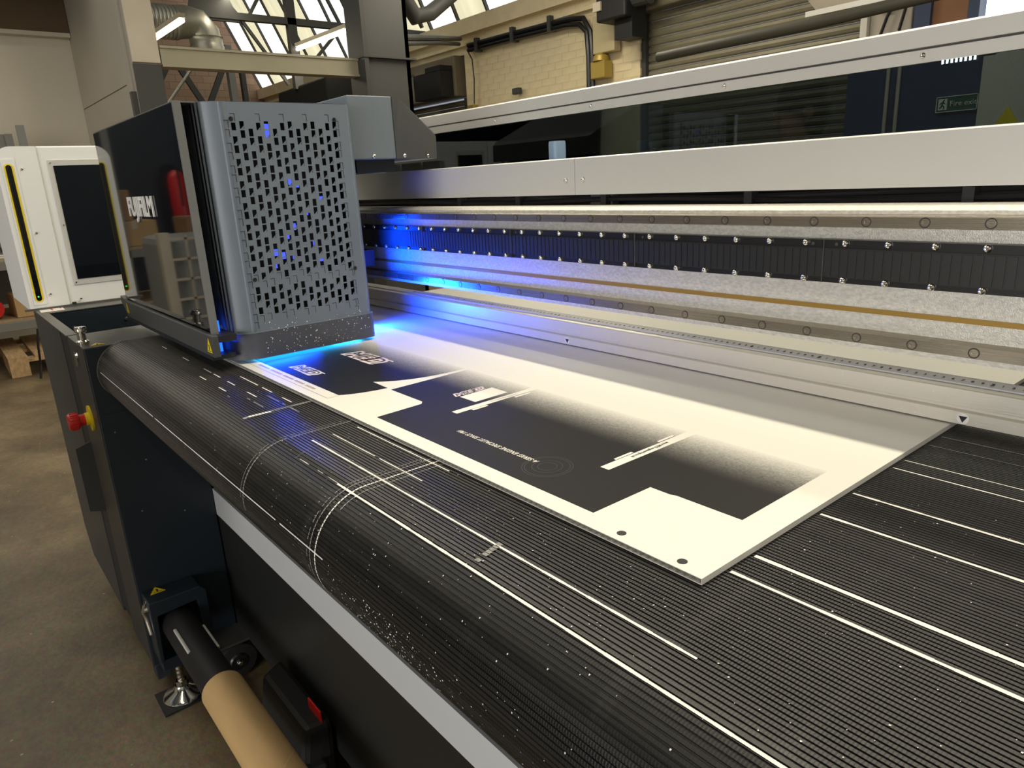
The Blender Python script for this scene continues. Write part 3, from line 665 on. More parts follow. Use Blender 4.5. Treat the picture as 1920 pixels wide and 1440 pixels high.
tag(part('paper_stack', MB().box(-6.85, 0.42, 0.822, -6.5, 0.68, 0.836).box(-6.84, 0.43, 0.838, -6.52, 0.66, 0.846), white, org=(-6.7, 0.5, 0.822)), 'stack of white sheets on the middle rack shelf', 'paper')
tag(part('black_tool_case', MB().box(-6.75, 0.50, 0.85, -6.55, 0.62, 0.90).cyl((-6.6, 0.47, 0.88), (-6.6, 0.64, 0.88), 0.018, seg=10), black, org=(-6.65, 0.55, 0.85), bevel=0.004), 'black tool case on the white sheets on the rack', 'case')
def pallet(x, y, z, label, rz=0):
    t = thing('wooden_pallet', label, 'pallet', (x, y, z), 'pallets by the rack')
    for i in range(5): part('top_board', MB().box(x-0.5, y-0.40+i*0.165, z+0.122, x+0.5, y-0.40+i*0.165+0.12, z+0.144), wood, t)
    for i in (-0.40, -0.07, 0.26):
        part('bottom_board', MB().box(x-0.5, y+i, z, x+0.5, y+i+0.12, z+0.022), wood, t)
        for k in (-0.5, -0.06, 0.38): part('block', MB().box(x+k, y+i, z+0.022, x+k+0.12, y+i+0.12, z+0.10), wood, t)
    for k in (-0.5, -0.06, 0.38): part('stringer_board', MB().box(x+k, y-0.40, z+0.10, x+k+0.12, y+0.40, z+0.122), wood, t)
    t.rotation_euler = (0, 0, rz)
    return t
pallet(-6.62, 0.72, 0.0, 'pale wooden pallet on the floor under the rack end')
tag(part('power_cable', MB().tube([(-5.9, 0.52, 0.36), (-5.9, 0.50, 0.25), (-5.92, 0.49, 0.1), (-5.9, 0.47, 0.008)], 0.008, 6), black, org=(-5.9, 0.5, 0)), 'black cable hanging to the floor before the pallet', 'cable')
ic = thing('cage_pallet', 'pale wire cage pallet in front of the rack, mirrored in the glossy panel', 'cage', (-5.0, -0.85, 0))
for k in range(8):
    part('cage_wire', MB().box(-4.70, -1.25+k*0.115, 0.20, -4.685, -1.235+k*0.115, 0.97), trimm, ic)
for k in range(7):
    part('cage_wire', MB().box(-4.70, -1.25, 0.21+k*0.122, -4.685, -0.43, 0.225+k*0.122), trimm, ic)
part('liner_tank', MB().box(-5.5, -1.22, 0.21, -4.73, -0.47, 0.95), mat('cloudy_plastic', (0.30, 0.31, 0.31), 0.5), ic, bevel=0.05)
part('corner_post', MB().box(-4.75, -0.46, 0.10, -4.68, -0.40, 0.99), trimm, ic)
part('pallet_base', MB().box(-5.55, -1.30, 0.0, -4.65, -0.38, 0.12), grey, ic)
part('blue_label', MB().box(-4.682, -0.85, 0.62, -4.678, -0.72, 0.74), bluep, ic)
ex = thing('fire_extinguisher', 'red fire extinguisher hung on the dark wall, mirrored in the glossy panel', 'extinguisher', (-7.9, -1.42, 0.9))
part('cylinder', MB().lathe((-7.85, -1.42, 0.80), (0, 0, 1), [(0.08, 0), (0.085, 0.03), (0.085, 0.55), (0.06, 0.62), (0.025, 0.65)], 20), red, ex, smooth=True)
part('valve', MB().box(-7.91, -1.44, 1.44, -7.85, -1.40, 1.51), black, ex)
part('hose', MB().tube([(-7.86, -1.42, 1.48), (-7.78, -1.42, 1.48), (-7.77, -1.42, 1.35), (-7.77, -1.42, 1.1)], 0.012, 8), black, ex)
part('wall_bracket', MB().box(-7.975, -1.46, 0.9, -7.93, -1.38, 1.3), black, ex)

# ================================================================== the printer
# ------------------------------------------------------------------ conveyor belt
BX0, BX1 = -1.735, 0.75
YC, ZC, RB = 0.307, 0.834, 0.066
YEND = 1.55
belt = thing('conveyor_belt', 'wide ribbed black conveyor belt wrapped over the front roller of the printer', 'conveyor belt', (-0.7, 0.3, 0.83))
LFLAT = YEND - YC
def belt_pt(s, off=0.0):
    """s>0: around the roller from its top, forwards and down; s<0: back along the flat"""
    if s <= 0: return (YC - s, ZC + RB + off)
    a = s/RB
    return (YC - (RB+off)*math.sin(a), ZC + (RB+off)*math.cos(a))
PITCH = 0.0045
mb = MB(); ss = []
s = -LFLAT
while s < PI*RB*1.02:
    ss += [(s, 0.0), (s+0.0028, 0.0), (s+0.0031, -0.0010), (s+0.0042, -0.0010)]
    s += PITCH
for sv, off in ss:
    y, z = belt_pt(sv, off); mb.v += [(BX0, y, z), (BX1, y, z)]
for i in range(len(ss)-1): mb.f.append((2*i, 2*i+1, 2*i+3, 2*i+2))
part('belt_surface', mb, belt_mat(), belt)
part('roller_drum', MB().cyl((BX0+0.004, YC, ZC), (BX1, YC, ZC), RB-0.0015, seg=40), blacks, belt, smooth=True)
part('belt_bed', MB().box(BX0+0.01, 0.40, 0.80, BX1, YEND, 0.897), black, belt)
part('belt_edge', MB().lathe((BX0-0.001, YC, ZC), (1, 0, 0), [(RB-0.006, 0), (RB+0.0012, 0), (RB+0.0012, 0.004), (RB-0.006, 0.004)], 48), mat('worn_edge', (0.16, 0.15, 0.145), 0.4), belt, smooth=True)

def xline(s0, x0, x1, w_, m=inkwhite, broken=0.0, name='ink_line', soft=True):
    """a printed line left on the belt along X, at path position s0"""
    mb = MB(); n = max(1, int((x1-x0)/0.012)); off = 0.0005
    k = 0
    for i in range(n):
        if broken and random.random() < broken: continue
        a = x0 + (x1-x0)*i/n; b = x0 + (x1-x0)*(i+1)/n
        w2 = w_*(random.uniform(0.8, 1.15) if soft else 1)
        p = [belt_pt(s0-w2/2, off), belt_pt(s0+w2/2, off)]
        mb.quad((a, *p[0]), (b, *p[0]), (b, *p[1]), (a, *p[1]))
    if mb.v: part(name, mb, m, belt, kind='stuff' if broken else None)
def arc(x, s0, s1, w_, m=inkwhite, broken=0.0, drift=0.0):
    mb = MB(); n = max(4, int((s1-s0)/PITCH))
    for i in range(n):
        if broken and random.random() < broken: continue
        a = s0 + (s1-s0)*i/n; b = a + (s1-s0)/n*0.82; xx = x + drift*i/n
        p = [belt_pt(a, 0.0005), belt_pt(b, 0.0005)]
        mb.quad((xx-w_/2, *p[0]), (xx+w_/2, *p[0]), (xx+w_/2, *p[1]), (xx-w_/2, *p[1]))
    part('ink_line', mb, m, belt, kind='stuff' if broken else None)
def sy(y): return -(y-YC)        # path position of a flat Y
# lines right of the sheet
for y, w_ in ((0.429, 0.0033), (0.4625, 0.0040), (0.5655, 0.0032), (0.6255, 0.0030), (0.7095, 0.0018), (0.7365, 0.0014)):
    xline(sy(y), -0.277, BX1, w_)
for y in (0.796, 0.830): xline(sy(y), -0.277, BX1, 0.0012, mid)
# lines in front of the sheet
xline(sy(0.389), -0.809, -0.600, 0.0016); xline(sy(0.354), -0.809, -0.700, 0.0015); xline(sy(0.354), -0.690, -0.599, 0.0016)
xline(sy(0.3255), -0.807, -0.232, 0.0024)
xline(0.018, -0.665, BX1, 0.0024, inkwhite); xline(0.017, -0.80, -0.665, 0.0012, mid, 0.3)
# bright worn line low on the roller
xline(0.0905, -1.70, -0.615, 0.0016, inkwhite, 0.02)
# wraparound lines
arc(-0.633, sy(0.420), 0.150, 0.0022); arc(-0.645, sy(0.420), 0.150, 0.0020, faint); arc(-0.622, sy(0.420), 0.04, 0.0012, mid)
arc(-0.652, sy(0.400), 0.12, 0.0014, faint, 0.2)
arc(-0.838, sy(0.395), 0.115, 0.0030, faint, 0.1); arc(-0.846, sy(0.385), 0.10, 0.0016, faint, 0.2)
arc(-0.790, sy(0.335), 0.020, 0.0012, faint, 0.3, 0.02)
arc(-0.967, sy(0.418), sy(0.335), 0.0075, faint, 0.1); arc(-0.965, sy(0.335), 0.005, 0.0075, inkwhite, 0.0); arc(-0.965, 0.005, 0.012, 0.007, mid)
arc(-0.437, sy(0.330), 0.015, 0.006, faint, 0.35, 0.010)
# dashes behind the carriage bar
for y, xs in ((0.3475, ((-1.590, -1.555), (-1.442, -1.402), (-1.312, -1.270), (-1.258, -1.222), (-1.186, -1.150), (-1.094, -1.054))),
              (0.374, ((-1.20, -1.12), (-1.10, -1.06), (-1.02, -0.985))), (0.325, ((-1.26, -1.225), (-1.16, -1.125)))):
    for a, b in xs: xline(sy(y), a, b, 0.0022, name='ink_dash', soft=False)
for y, a, b in ((0.362, -1.05, -0.93), (0.335, -1.06, -0.98), (0.318, -1.11, -1.05)): xline(sy(y), a, b, 0.0012, mid, 0.3)
# specks of dried ink and dust
mb = MB()
for i in range(700):
    x = random.uniform(-1.2, 0.1) if i % 3 else random.uniform(-0.8, 0.0); s_ = random.uniform(-0.35, 0.13); r = random.choice((0.00025, 0.0003, 0.0004, 0.0006))
    if s_ < -0.085 and x < -0.28: s_ = random.uniform(-0.08, 0.12)
    y0, z0 = belt_pt(s_-r, 0.0006); y1, z1 = belt_pt(s_+r, 0.0006)
    mb.quad((x-r, y0, z0), (x+r, y0, z0), (x+r*0.6, y1, z1), (x-r, y1, z1))
for i in range(260):
    x = random.gauss(-0.50, 0.07); s_ = random.uniform(0.095, 0.135); r = random.choice((0.0002, 0.0003, 0.0006))
    y0, z0 = belt_pt(s_-r, 0.0006); y1, z1 = belt_pt(s_+r, 0.0006)
    mb.quad((x-r, y0, z0), (x+r*2, y0, z0), (x+r, y1, z1), (x-r, y1, z1))
part('dust_specks', mb, inkwhite, belt, kind='stuff')

# ------------------------------------------------------------------ printed board
SX0, SX1, SY0, SY1 = -1.715, -0.2805, 0.397, 1.75
Z0, Z1 = 0.9006, 0.9060
board = thing('printed_board', 'white corrugated plastic board half printed with black panels, lying on the belt', 'board', (-0.9, 0.9, 0.9))
INK0, INK1 = 0.560-0.9, 0.648-0.9
bm_ = board_mat()
part('top_liner', MB().box(SX0, SY0, Z1-0.0006, SX1, SY1, Z1), bm_, board)
part('bottom_liner', MB().box(SX0, SY0, Z0, SX1, SY1, Z0+0.0006), bm_, board)
mb = MB(); n = int((SX1-SX0)/0.0012)
for i in range(n+1):
    x = SX0 + (SX1-SX0)*i/n; z = (Z0+Z1)/2 + math.sin(i*2*PI/6)*(Z1-Z0-0.0012)*0.5
    mb.v += [(x, SY0+0.0003, z), (x, SY1, z)]
for i in range(n): mb.f.append((2*i, 2*i+1, 2*i+3, 2*i+2))
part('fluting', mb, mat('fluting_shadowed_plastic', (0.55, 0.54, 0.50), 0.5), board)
part('side_wall', MB().box(SX1-0.0005, SY0, Z0+0.0006, SX1, SY1, Z1-0.0006), bm_, board)
ink = ink_mat()
YF = 0.645
def flat(name, polys, m, lift, parent=board, label=None):
    mb = MB()
    for p in polys: mb.prism([(x, y, Z1+0.00005) for x, y in p], (0, 0, lift))
    return part(name, mb, m, parent, label=label)
def bez(p0, p1, p2, n=10):
    return [((1-t)**2*p0[0]+2*t*(1-t)*p1[0]+t*t*p2[0], (1-t)**2*p0[1]+2*t*(1-t)*p1[1]+t*t*p2[1]) for t in [i/n for i in range(n+1)]]
panA = [(-1.60, 0.4285), (-0.945, 0.4305)] + bez((-0.945, 0.4305), (-0.927, 0.455), (-0.9215, 0.4995)) + [(-0.9705, 0.5015)] + bez((-0.9705, 0.5015), (-0.921, 0.545), (-0.9225, YF)) + [(-1.60, YF)]
panB = [(-0.910, 0.4985), (-0.822, 0.4975), (-0.814, 0.491), (-0.810, 0.4185), (-0.4135, 0.4185), (-0.4125, 0.4965), (-0.388, 0.4965), (-0.383, 0.4985), (-0.3125, 0.4985), (-0.3125, YF), (-0.914, YF)]
flat('printed_panel', [panA], ink, 0.00005, label='black printed panel with two outlined logos')
flat('printed_panel', [panB], ink, 0.00005, label='black printed panel with white bars and lettering')
L2 = 0.00012
flat('white_bar', [[(-0.753, 0.4995), (-0.741, 0.4995), (-0.745, YF), (-0.756, YF)], [(-0.741, 0.523), (-0.7355, 0.523), (-0.7365, 0.549), (-0.742, 0.549)], [(-0.742, 0.598), (-0.737, 0.598), (-0.738, 0.626), (-0.743, 0.626)]], bm_, L2)
flat('white_block', [[(-0.842, 0.560), (-0.806, 0.558), (-0.768, 0.609), (-0.800, 0.611)]] if False else [[(-0.800, 0.5465), (-0.7635, 0.5465), (-0.7655, 0.606), (-0.802, 0.606)]], bm_, L2)
flat('white_bar', [[(-0.482, 0.4995), (-0.470, 0.4995), (-0.469, YF), (-0.481, YF)], [(-0.4865, 0.525), (-0.4825, 0.5245), (-0.4825, 0.553), (-0.4865, 0.5525)], [(-0.4865, 0.5965), (-0.4825, 0.596), (-0.4825, 0.624), (-0.4865, 0.6235)]], bm_, L2)
# hairlines between the bars and their tabs
flat('cut_line', [[(-0.4827, 0.525), (-0.4822, 0.525), (-0.4822, 0.553), (-0.4827, 0.553)], [(-0.4827, 0.596), (-0.4822, 0.596), (-0.4822, 0.624), (-0.4827, 0.624)], [(-0.7417, 0.523), (-0.7412, 0.523), (-0.7412, 0.549), (-0.7417, 0.549)], [(-0.7425, 0.598), (-0.742, 0.598), (-0.742, 0.626), (-0.7425, 0.626)]], black, 0.0002)
flat('margin_outline', [[(-1.45, 0.4105), (-0.9425, 0.4115), (-0.9425, 0.4122), (-1.45, 0.4112)], [(-0.9432, 0.4115), (-0.9425, 0.4115), (-0.9425, 0.4295), (-0.9432, 0.4295)]], mat('thin_grey_print', (0.30, 0.24, 0.20), 0.5), L2)
ZT = Z1 + 0.00035
part('margin_lettering', text_mb('SIMULATED CUT GUIDE', 0.0078, frame((-1.055, 0.4215, ZT), (1, 0.004, 0), (0, 1, 0)), 0.00003, 0.1), MATS['thin_grey_print'], board) if False else None
mb = MB()
for i in range(34):       # illegible tiny line of print in the margin
    x = -1.235 + i*0.0068
    if i in (7, 15, 22, 28): continue
    mb.prism([(x, 0.4185, Z1+0.0001), (x+0.0018, 0.4185, Z1+0.0001), (x+0.0030, 0.4235, Z1+0.0001), (x+0.0012, 0.4235, Z1+0.0001)], (0, 0, 0.00008))
    mb.prism([(x+0.0028, 0.4185, Z1+0.0001), (x+0.0042, 0.4185, Z1+0.0001), (x+0.0050, 0.4225, Z1+0.0001), (x+0.0036, 0.4225, Z1+0.0001)], (0, 0, 0.00008))
part('margin_small_print', mb, MATS['thin_grey_print'], board)
part('slogan_lettering', text_mb('A-SERIES ENGINE SPECIALIST SINCE 1981', 0.0092, frame((-0.612, 0.4625, ZT), (-1, 0, 0), (0, -1, 0)), 0.00003, 0.25, 0.00018, sx=0.80, spacing=1.10), white, board)
part('web_lettering', text_mb('www.MED-engineering.co.uk', 0.0062, frame((-0.4755, 0.572, ZT), (0, -1, 0), (1, 0, 0)), 0.00003, 0.15, 0.00005, sx=0.84), black, board)
part('web_lettering', text_mb('www.MED-engineering.co.uk', 0.0050, frame((-0.7485, 0.585, ZT), (0, -1, 0), (1, 0, 0)), 0.00003, 0.15, 0.0, sx=0.8), MATS['thin_grey_print'], board)
def strokes(mb, lines, mtx, w_, h=0.00008):
    for ln in lines:
        for (ax, ay), (bx, by) in zip(ln[:-1], ln[1:]):
            d = Vector((bx-ax, by-ay, 0)); L = d.length; d /= L; u = Vector((-d.y, d.x, 0))
            a = Vector((ax, ay, 0)) - d*w_*0.5; b = Vector((bx, by, 0)) + d*w_*0.5
            q = [mtx @ (a-u*w_/2), mtx @ (b-u*w_/2), mtx @ (b+u*w_/2), mtx @ (a+u*w_/2)]
            mb.prism(q, (0, 0, h))
    return mb
def med_logo(c, xd, yd, wid, hei, name, core):
    """slanted MED lettering, dark on an outline that runs round all three letters"""
    T = frame((c[0], c[1], Z1+0.0002), xd, yd) @ Matrix.Diagonal((wid/2.35, hei/0.80, 1, 1))
    o = part(name, text_mb('MED', 1.0, T, 0.00004, 0.22, 0.125, spacing=1.06), core, board, label='white outlined slanted MED logo')
    part('logo_letters', text_mb('MED', 1.0, T @ Matrix.Translation((0, 0, 0.00015)), 0.00004, 0.22, -0.002, spacing=1.06), MATS['dark_grey_print'], o)
    mb = MB()
    def P(x, y): return T @ Vector((x, y, 0.0001))
    mb.poly([P(0.55, 0.46), P(1.30, 0.46), P(1.38, 0.36), P(0.55, 0.36)]); mb.poly([P(0.30, -0.46), P(1.00, -0.46), P(1.18, -0.34), P(0.30, -0.37)])
    part('logo_outline', mb, core, o)
mat('dark_grey_print', (0.030, 0.030, 0.031), 0.4)
pinkw = mat('pinkish_white_print', (0.80, 0.70, 0.70), 0.5)
med_logo((-1.130, 0.5725), (1, 0, 0), (0, 1, 0), 0.125, 0.034, 'print_logo', pinkw)
med_logo((-1.130, 0.4605), (1, 0, 0), (0, 1, 0), 0.092, 0.022, 'print_logo', white)
med_logo((-0.8105, 0.569), (0, 1, 0), (-1, 0, 0), 0.056, 0.0125, 'print_logo', pinkw)
mb = MB()
for r in (0.010, 0.016, 0.024, 0.027):
    for i in range(40):
        a, b = 2*PI*i/40, 2*PI*(i+1)/40
        mb.quad(*[( -0.523+q*math.cos(t), 0.462+q*math.sin(t), Z1+0.00016) for q, t in ((r, a), (r+0.0007, a), (r+0.0007, b), (r, b))])
part('ring_print', mb, mat('dark_grey_print', (0.030, 0.030, 0.031), 0.4), board)
mb = MB()
for x, y in ((-0.370, 0.408), (-0.306, 0.407)): mb.cyl((x, y, Z1), (x, y, Z1+0.00015), 0.0042, seg=20)
part('registration_dot', mb, black, board)

# ------------------------------------------------------------------ gantry: steel plate, guide rails, magnet track, covers
GX0, GX1 = -2.46, 1.1
gan = thing('printer_gantry', 'long gantry with rails, magnet track and silver covers spanning the belt', 'gantry', (-0.7, 1.0, 0.9))
part('steel_plate', MB().prism([(GX0, 0.820, 0.990), (GX0, 0.820, 1.146), (GX0, 0.826, 1.151), (GX0, 0.875, 1.151), (GX0, 0.875, 0.990)], (GX1-GX0, 0, 0)), steel, gan)
bolt_rail = new_mesh('rail_bolt', MB().lathe((0, 0, 0), (0, -1, 0), [(0.0042, -0.0003), (0.0042, 0.0003), (0.0024, 0.0003), (0.0022, -0.0012)], 14), railm, True)
bolt_ring = None
for z0, z1 in ((1.1275, 1.1415), (0.9975, 1.0125)):
    zc = (z0+z1)/2
    rl = part('guide_rail', MB().prism([(GX0, 0.820, z0-0.0005), (GX0, 0.812, z0+0.003), (GX0, 0.8085, z0+0.003), (GX0, 0.807, z0+0.0015), (GX0, 0.806, z0+0.0015), (GX0, 0.806, z1-0.0015), (GX0, 0.807, z1-0.0015), (GX0, 0.8085, z1-0.003), (GX0, 0.812, z1-0.003), (GX0, 0.820, z1+0.0005)], (GX1-GX0, 0, 0)), railm, gan)
    x = -0.249 - 0.06*22
    while x < 0.5:
        h = shared('rail_bolt', bolt_rail, rl, (x, 0.8058, zc)); x += 0.06
    # dark counterbore rings around every rail bolt
    mb = MB(); x = -0.249 - 0.06*22
    while x < 0.5:
        mb.lathe((x, 0.8060, zc), (0, -1, 0), [(0.0056, -0.0002), (0.0056, 0.00015), (0.0043, 0.00015), (0.0043, -0.0002)], 14); x += 0.06
    part('bolt_counterbores', mb, mat('dark_counterbore', (0.05, 0.043, 0.036), 0.5, metal=0.3), rl, kind='stuff')
tr = part('magnet_track', MB().box(GX0, 0.806, 1.0655, GX1, 0.820, 1.1143), blacks, gan, label='black magnet track with steel button screws')
part('track_cover', MB().box(GX0, 0.8045, 1.0715, GX1, 0.8062, 1.1050), mat('black_resin', (0.011, 0.0115, 0.0115), 0.5, bump=(40, 0.2)), tr)
mme = new_mesh('magnet', MB().prism([(-0.0036, 0, -0.0145), (0.0036, 0, -0.0145), (0.0036, -0.0006, -0.0135), (-0.0036, -0.0006, -0.0135)], (0, 0, 0)) if False else MB().box(-0.0037, -0.0009, -0.0155, 0.0037, 0.0, 0.0150), mat('black_magnet_cap', (0.014, 0.0145, 0.0145), 0.45))
for i in range(150):
    shared('magnet', mme, tr, (-1.32 + i*0.0096, 0.8046, 1.0885))
track_b = dome_bolt('track_screw', 0.0042, 0.0030, (0, -1, 0), chrome)
for i in range(40):
    x = -0.249 + 0.047*(7-i)
    if x < GX0+0.05: break
    shared('track_screw', track_b, tr, (x, 0.8055, 1.1105)); shared('track_screw', track_b, tr, (x, 0.8055, 1.0690))
mb = MB()
for i in range(8):
    x = -0.414 - 0.285*(i-2); mb.box(x-0.0006, 0.8035, 1.0655, x+0.0006, 0.8062, 1.1143)
    for dx in (-0.014, 0.014): mb.cyl((x+dx, 0.8062, 1.1095), (x+dx, 0.8052, 1.1095), 0.002, seg=10)
part('segment_joints', mb, dgrey, tr, kind='stuff')
part('encoder_strip', MB().box(GX0, 0.8185, 1.0317, GX1, 0.8200, 1.0374), brass, gan, label='thin amber encoder strip')
# dark cable gap above the plate
part('cable_trough', MB().box(GX0, 0.94, 1.12, GX1, 0.96, 1.19).box(GX0, 0.875, 1.10, GX1, 0.95, 1.13), black, gan)
for k, (zz, yy) in enumerate(((1.160, 0.905), (1.165, 0.915), (1.157, 0.897))):
    pts = [(-1.9+i*0.1, yy+0.004*math.sin(i*1.3+k), zz+0.003*math.sin(i*0.9+k*2)) for i in range(26)]
    part('trough_cable', MB().tube(pts, 0.0045, 6), blacks, gan)
for x in (-1.25, -1.06, -0.84, -0.57, -0.30): part('cable_clip', MB().box(x-0.006, 0.888, 1.150, x+0.006, 0.905, 1.172), black, gan)
for x0, x1 in ((-0.88, -0.83),): part('cable_saddle', MB().box(x0, 0.90, 1.150, x1, 0.915, 1.172), dgrey, gan)
# lower silver cover: two sheets meeting at a seam
for x0, x1 in ((GX0, -0.8975), (-0.8965, GX1)):
    lc = part('lower_cover', MB().prism([(x0, 0.880, 1.1675), (x0, 0.880, 1.2262), (x0, 0.882, 1.2280), (x0, 0.935, 1.2280), (x0, 0.935, 1.2265), (x0, 0.8825, 1.2262), (x0, 0.8825, 1.1675)], (x1-x0, 0, 0)), silver, gan)
    sx = -0.918 if x0 < -1 else -0.877
    shared('cover_screw', dome_bolt('cover_screw', 0.0046, 0.0032, (0, -1, 0), chrome), lc, (sx, 0.880, 1.192))
# upper cover with its dark acrylic window
YU = 1.125
part('acrylic_window', MB().box(GX0, YU+0.004, 1.20, GX1, YU+0.008, 1.345), glass_mat(), gan, label='dark tinted acrylic window under the hood')
uc = part('upper_cover', MB().prism([(GX0, YU, 1.3248), (GX0, YU, 1.3415), (GX0, YU+0.003, 1.3428), (GX0, YU+0.003, 1.3442), (GX0, YU-0.003, 1.3447), (GX0, YU-0.003, 1.3680), (GX0, YU, 1.3710), (GX0, YU+0.20, 1.3710), (GX0, YU+0.20, 1.362), (GX0, YU+0.010, 1.362), (GX0, YU+0.010, 1.3248)], (GX1-GX0, 0, 0)), silver, gan)
ub = dome_bolt('hood_screw', 0.0042, 0.0032, (0, -1, 0), chrome)
for i in range(8): shared('hood_screw', ub, uc, (-0.457 - 0.3185*(i-2), YU, 1.3343))
part('hood_seam', MB().box(GX0, YU+0.001, 1.3424, GX1, YU+0.004, 1.3444), dgrey, uc)
part('end_plate', MB().box(GX0-0.03, 0.62, 0.95, GX0, 1.34, 1.35), whitep, gan)
for x0, x1, m_ in ((-2.10, -2.02, whitep), (-2.01, -1.90, silver), (-1.89, -1.80, silver)):
    part('inner_bracket', MB().box(x0, 1.02, 1.19, x1, 1.04, 1.262), m_, gan, bevel=0.002)
tag(part('blue_bottle', MB().lathe((-1.066, 1.00, 1.150), (0, 0, 1), [(0.016, 0), (0.0165, 0.004), (0.0165, 0.110), (0.0155, 0.115)], 24), mat('pale_blue_plastic', (0.20, 0.29, 0.42), 0.4), smooth=True, org=(-1.066, 1.0, 1.15)), 'pale blue plastic tube standing behind the silver cover before the acrylic', 'tube')
ls = part('led_strip', MB().box(-0.445, 1.1295, 1.3245, -0.375, 1.148, 1.3268), dgrey, gan)
lme = new_mesh('led', MB().box(-0.0011, -0.0005, -0.0045, 0.0011, 0.0005, 0), led_e)
# ------------------------------------------------------------------ clamp beam with the ruler
bea = thing('clamp_beam', 'grooved aluminium clamp beam with a ruler lying across the printed board', 'beam', (-0.7, 0.87, 0.91))
yb = 0.862
prof = [(yb, 0.9085), (yb, 0.9225), (yb+0.0015, 0.9235), (yb+0.005, 0.9245), (yb+0.005, 0.9275), (yb+0.003, 0.9285), (yb+0.003, 0.9300), (yb, 0.9310), (yb, 0.9485), (yb+0.001, 0.9495), (yb+0.034, 0.9535), (yb+0.034, 0.9085)]
bmain = part('beam_profile', MB().prism([(GX0+0.6, y, z) for y, z in prof], (GX1-GX0-0.6, 0, 0)), anod, bea)
rul = part('ruler', MB().prism([(GX0+0.6, yb+0.011, 0.9510), (GX0+0.6, yb+0.012, 0.9525), (GX0+0.6, yb+0.032, 0.9548), (GX0+0.6, yb+0.033, 0.9535)], (GX1-GX0-0.6, 0, 0)), mat('ruler_face', (0.62, 0.61, 0.62), 0.4), bea)
fr_r = frame((0, yb+0.012, 0.9527), (1, 0, 0), (0, 0.020, 0.0023))
mb = MB()
def rq(x0, x1, v0, v1):
    q = [fr_r @ Vector((x, v, 0.0001)) for x, v in ((x0, v0), (x1, v0), (x1, v1), (x0, v1))]; mb.quad(*q)
for i in range(0, 1500):
    x = -1.45 + i*0.001
    rq(x, x+0.00022, 0.0205, 0.0180 if i % 5 else (0.0165 if i % 10 else 0.0145))
part('ruler_ticks', mb, black, rul, kind='stuff')
digs = {}
for i in range(150):
    d = str(i % 10) if i % 10 else str(((150-i)//10) % 10)
    key = (d, i % 10 == 0)
    if key not in digs:
        tm = text_mb(d, 0.0085 if key[1] else 0.0070, fr_r @ Matrix.Translation((0, 0.0085, 0.0002)), 0.0001, 0, 0.0003 if key[1] else 0.0)
        tm.v = [tuple(Vector(v) - fr_r.to_translation()) for v in tm.v]
        digs[key] = new_mesh('ruler_digit', tm, black)
    o = shared('ruler_digit', digs[key], rul, (-1.45 + i*0.01, fr_r[1][3], fr_r[2][3]))
for x in (-0.908, -0.2685):
    ss_ = part('arrow_sticker', MB().cyl((x, yb, 0.9155), (x, yb-0.0004, 0.9155), 0.0062, seg=24), white, bea, label='round white sticker with a black arrow')
    part('arrow_mark', MB().prism([(x-0.0044, yb-0.0005, 0.9183), (x+0.0044, yb-0.0005, 0.9183), (x, yb-0.0005, 0.9108)], (0, -0.0002, 0)), black, ss_)
mb = MB()
for i in range(60):
    x = random.uniform(-1.1, -0.15); z = random.choice((random.uniform(0.909, 0.922), random.uniform(0.932, 0.948))); r = random.uniform(0.0003, 0.0007)
    mb.box(x-r, yb-0.0002, z-r, x+r, yb, z+r)
part('dust_specks', mb, inkwhite, bea, kind='stuff')

# ------------------------------------------------------------------ print carriage
XF = -1.255                 # the perforated end face
car = thing('print_carriage', 'dark grey print carriage with a perforated end face and black glossy front panel', 'print carriage', (-1.5, 0.52, 0.912))
RF, RR = 0.048, 0.012
YFR, YRE = 0.390, 0.665
XBK = -1.80
def outline(e=0.0, xb=XBK):
    p = [(xb, YRE+e), (xb, YFR-e)]
    for i in range(11):
        a = -PI/2 + PI/2*i/10; p.append((XF-RF+(RF+e)*math.cos(a), YFR+RF+(RF+e)*math.sin(a)))
    for i in range(7):
        a = PI/2*i/6; p.append((XF-RR+(RR+e)*math.cos(a), YRE-RR+(RR+e)*math.sin(a)))
    return p
ZB, ZS, ZTp = 0.912, 0.958, 1.345
ol = outline()
mb = MB()
for i in range(len(ol)):
    a, b = ol[i], ol[(i+1) % len(ol)]
    if abs(a[0]-XF) < 1e-6 and abs(b[0]-XF) < 1e-6: continue
    mb.quad((*a, ZS), (*b, ZS), (*b, ZTp), (*a, ZTp))
# the end face, punched with staggered pairs of slots
YA, YB_ = YFR+RF, YRE-RR
NC, CP, SW, SH, GAP, PP = 14, 0.0140, 0.0078, 0.0122, 0.0022, 0.0360
yc0 = 0.4455
hmb = mb; mb = MB()
def fq(y0, y1, z0, z1, x=XF): mb.quad((x, y0, z0), (x, y1, z0), (x, y1, z1), (x, y0, z1))
edge = YA
slots = []
tabs = []
for c in range(NC):
    yc = yc0 + c*CP; ya, yb2 = yc-SW/2, yc+SW/2
    fq(edge, ya, ZS, ZTp); edge = yb2
    zs = []
    top = 1.3265 - (c % 3)*0.012
    for k in range(12):
        for q in range(2):
            z1 = top - k*PP - q*(SH+GAP); z0 = z1 - SH
            zc_ = (z0+z1)/2
            if z1 > 1.3155 or z0 < 0.984 or (1.036 < zc_ < 1.056):
                if 0.975 < zc_ < 1.335: tabs.append((ya, yb2, z0, z1))
                continue
            zs.append((z0, z1))
    zs.sort(); cur = ZS
    for z0, z1 in zs:
        fq(ya, yb2, cur, z0); cur = z1; slots.append((ya, yb2, z0, z1))
    fq(ya, yb2, cur, ZTp)
fq(edge, YB_, ZS, ZTp)
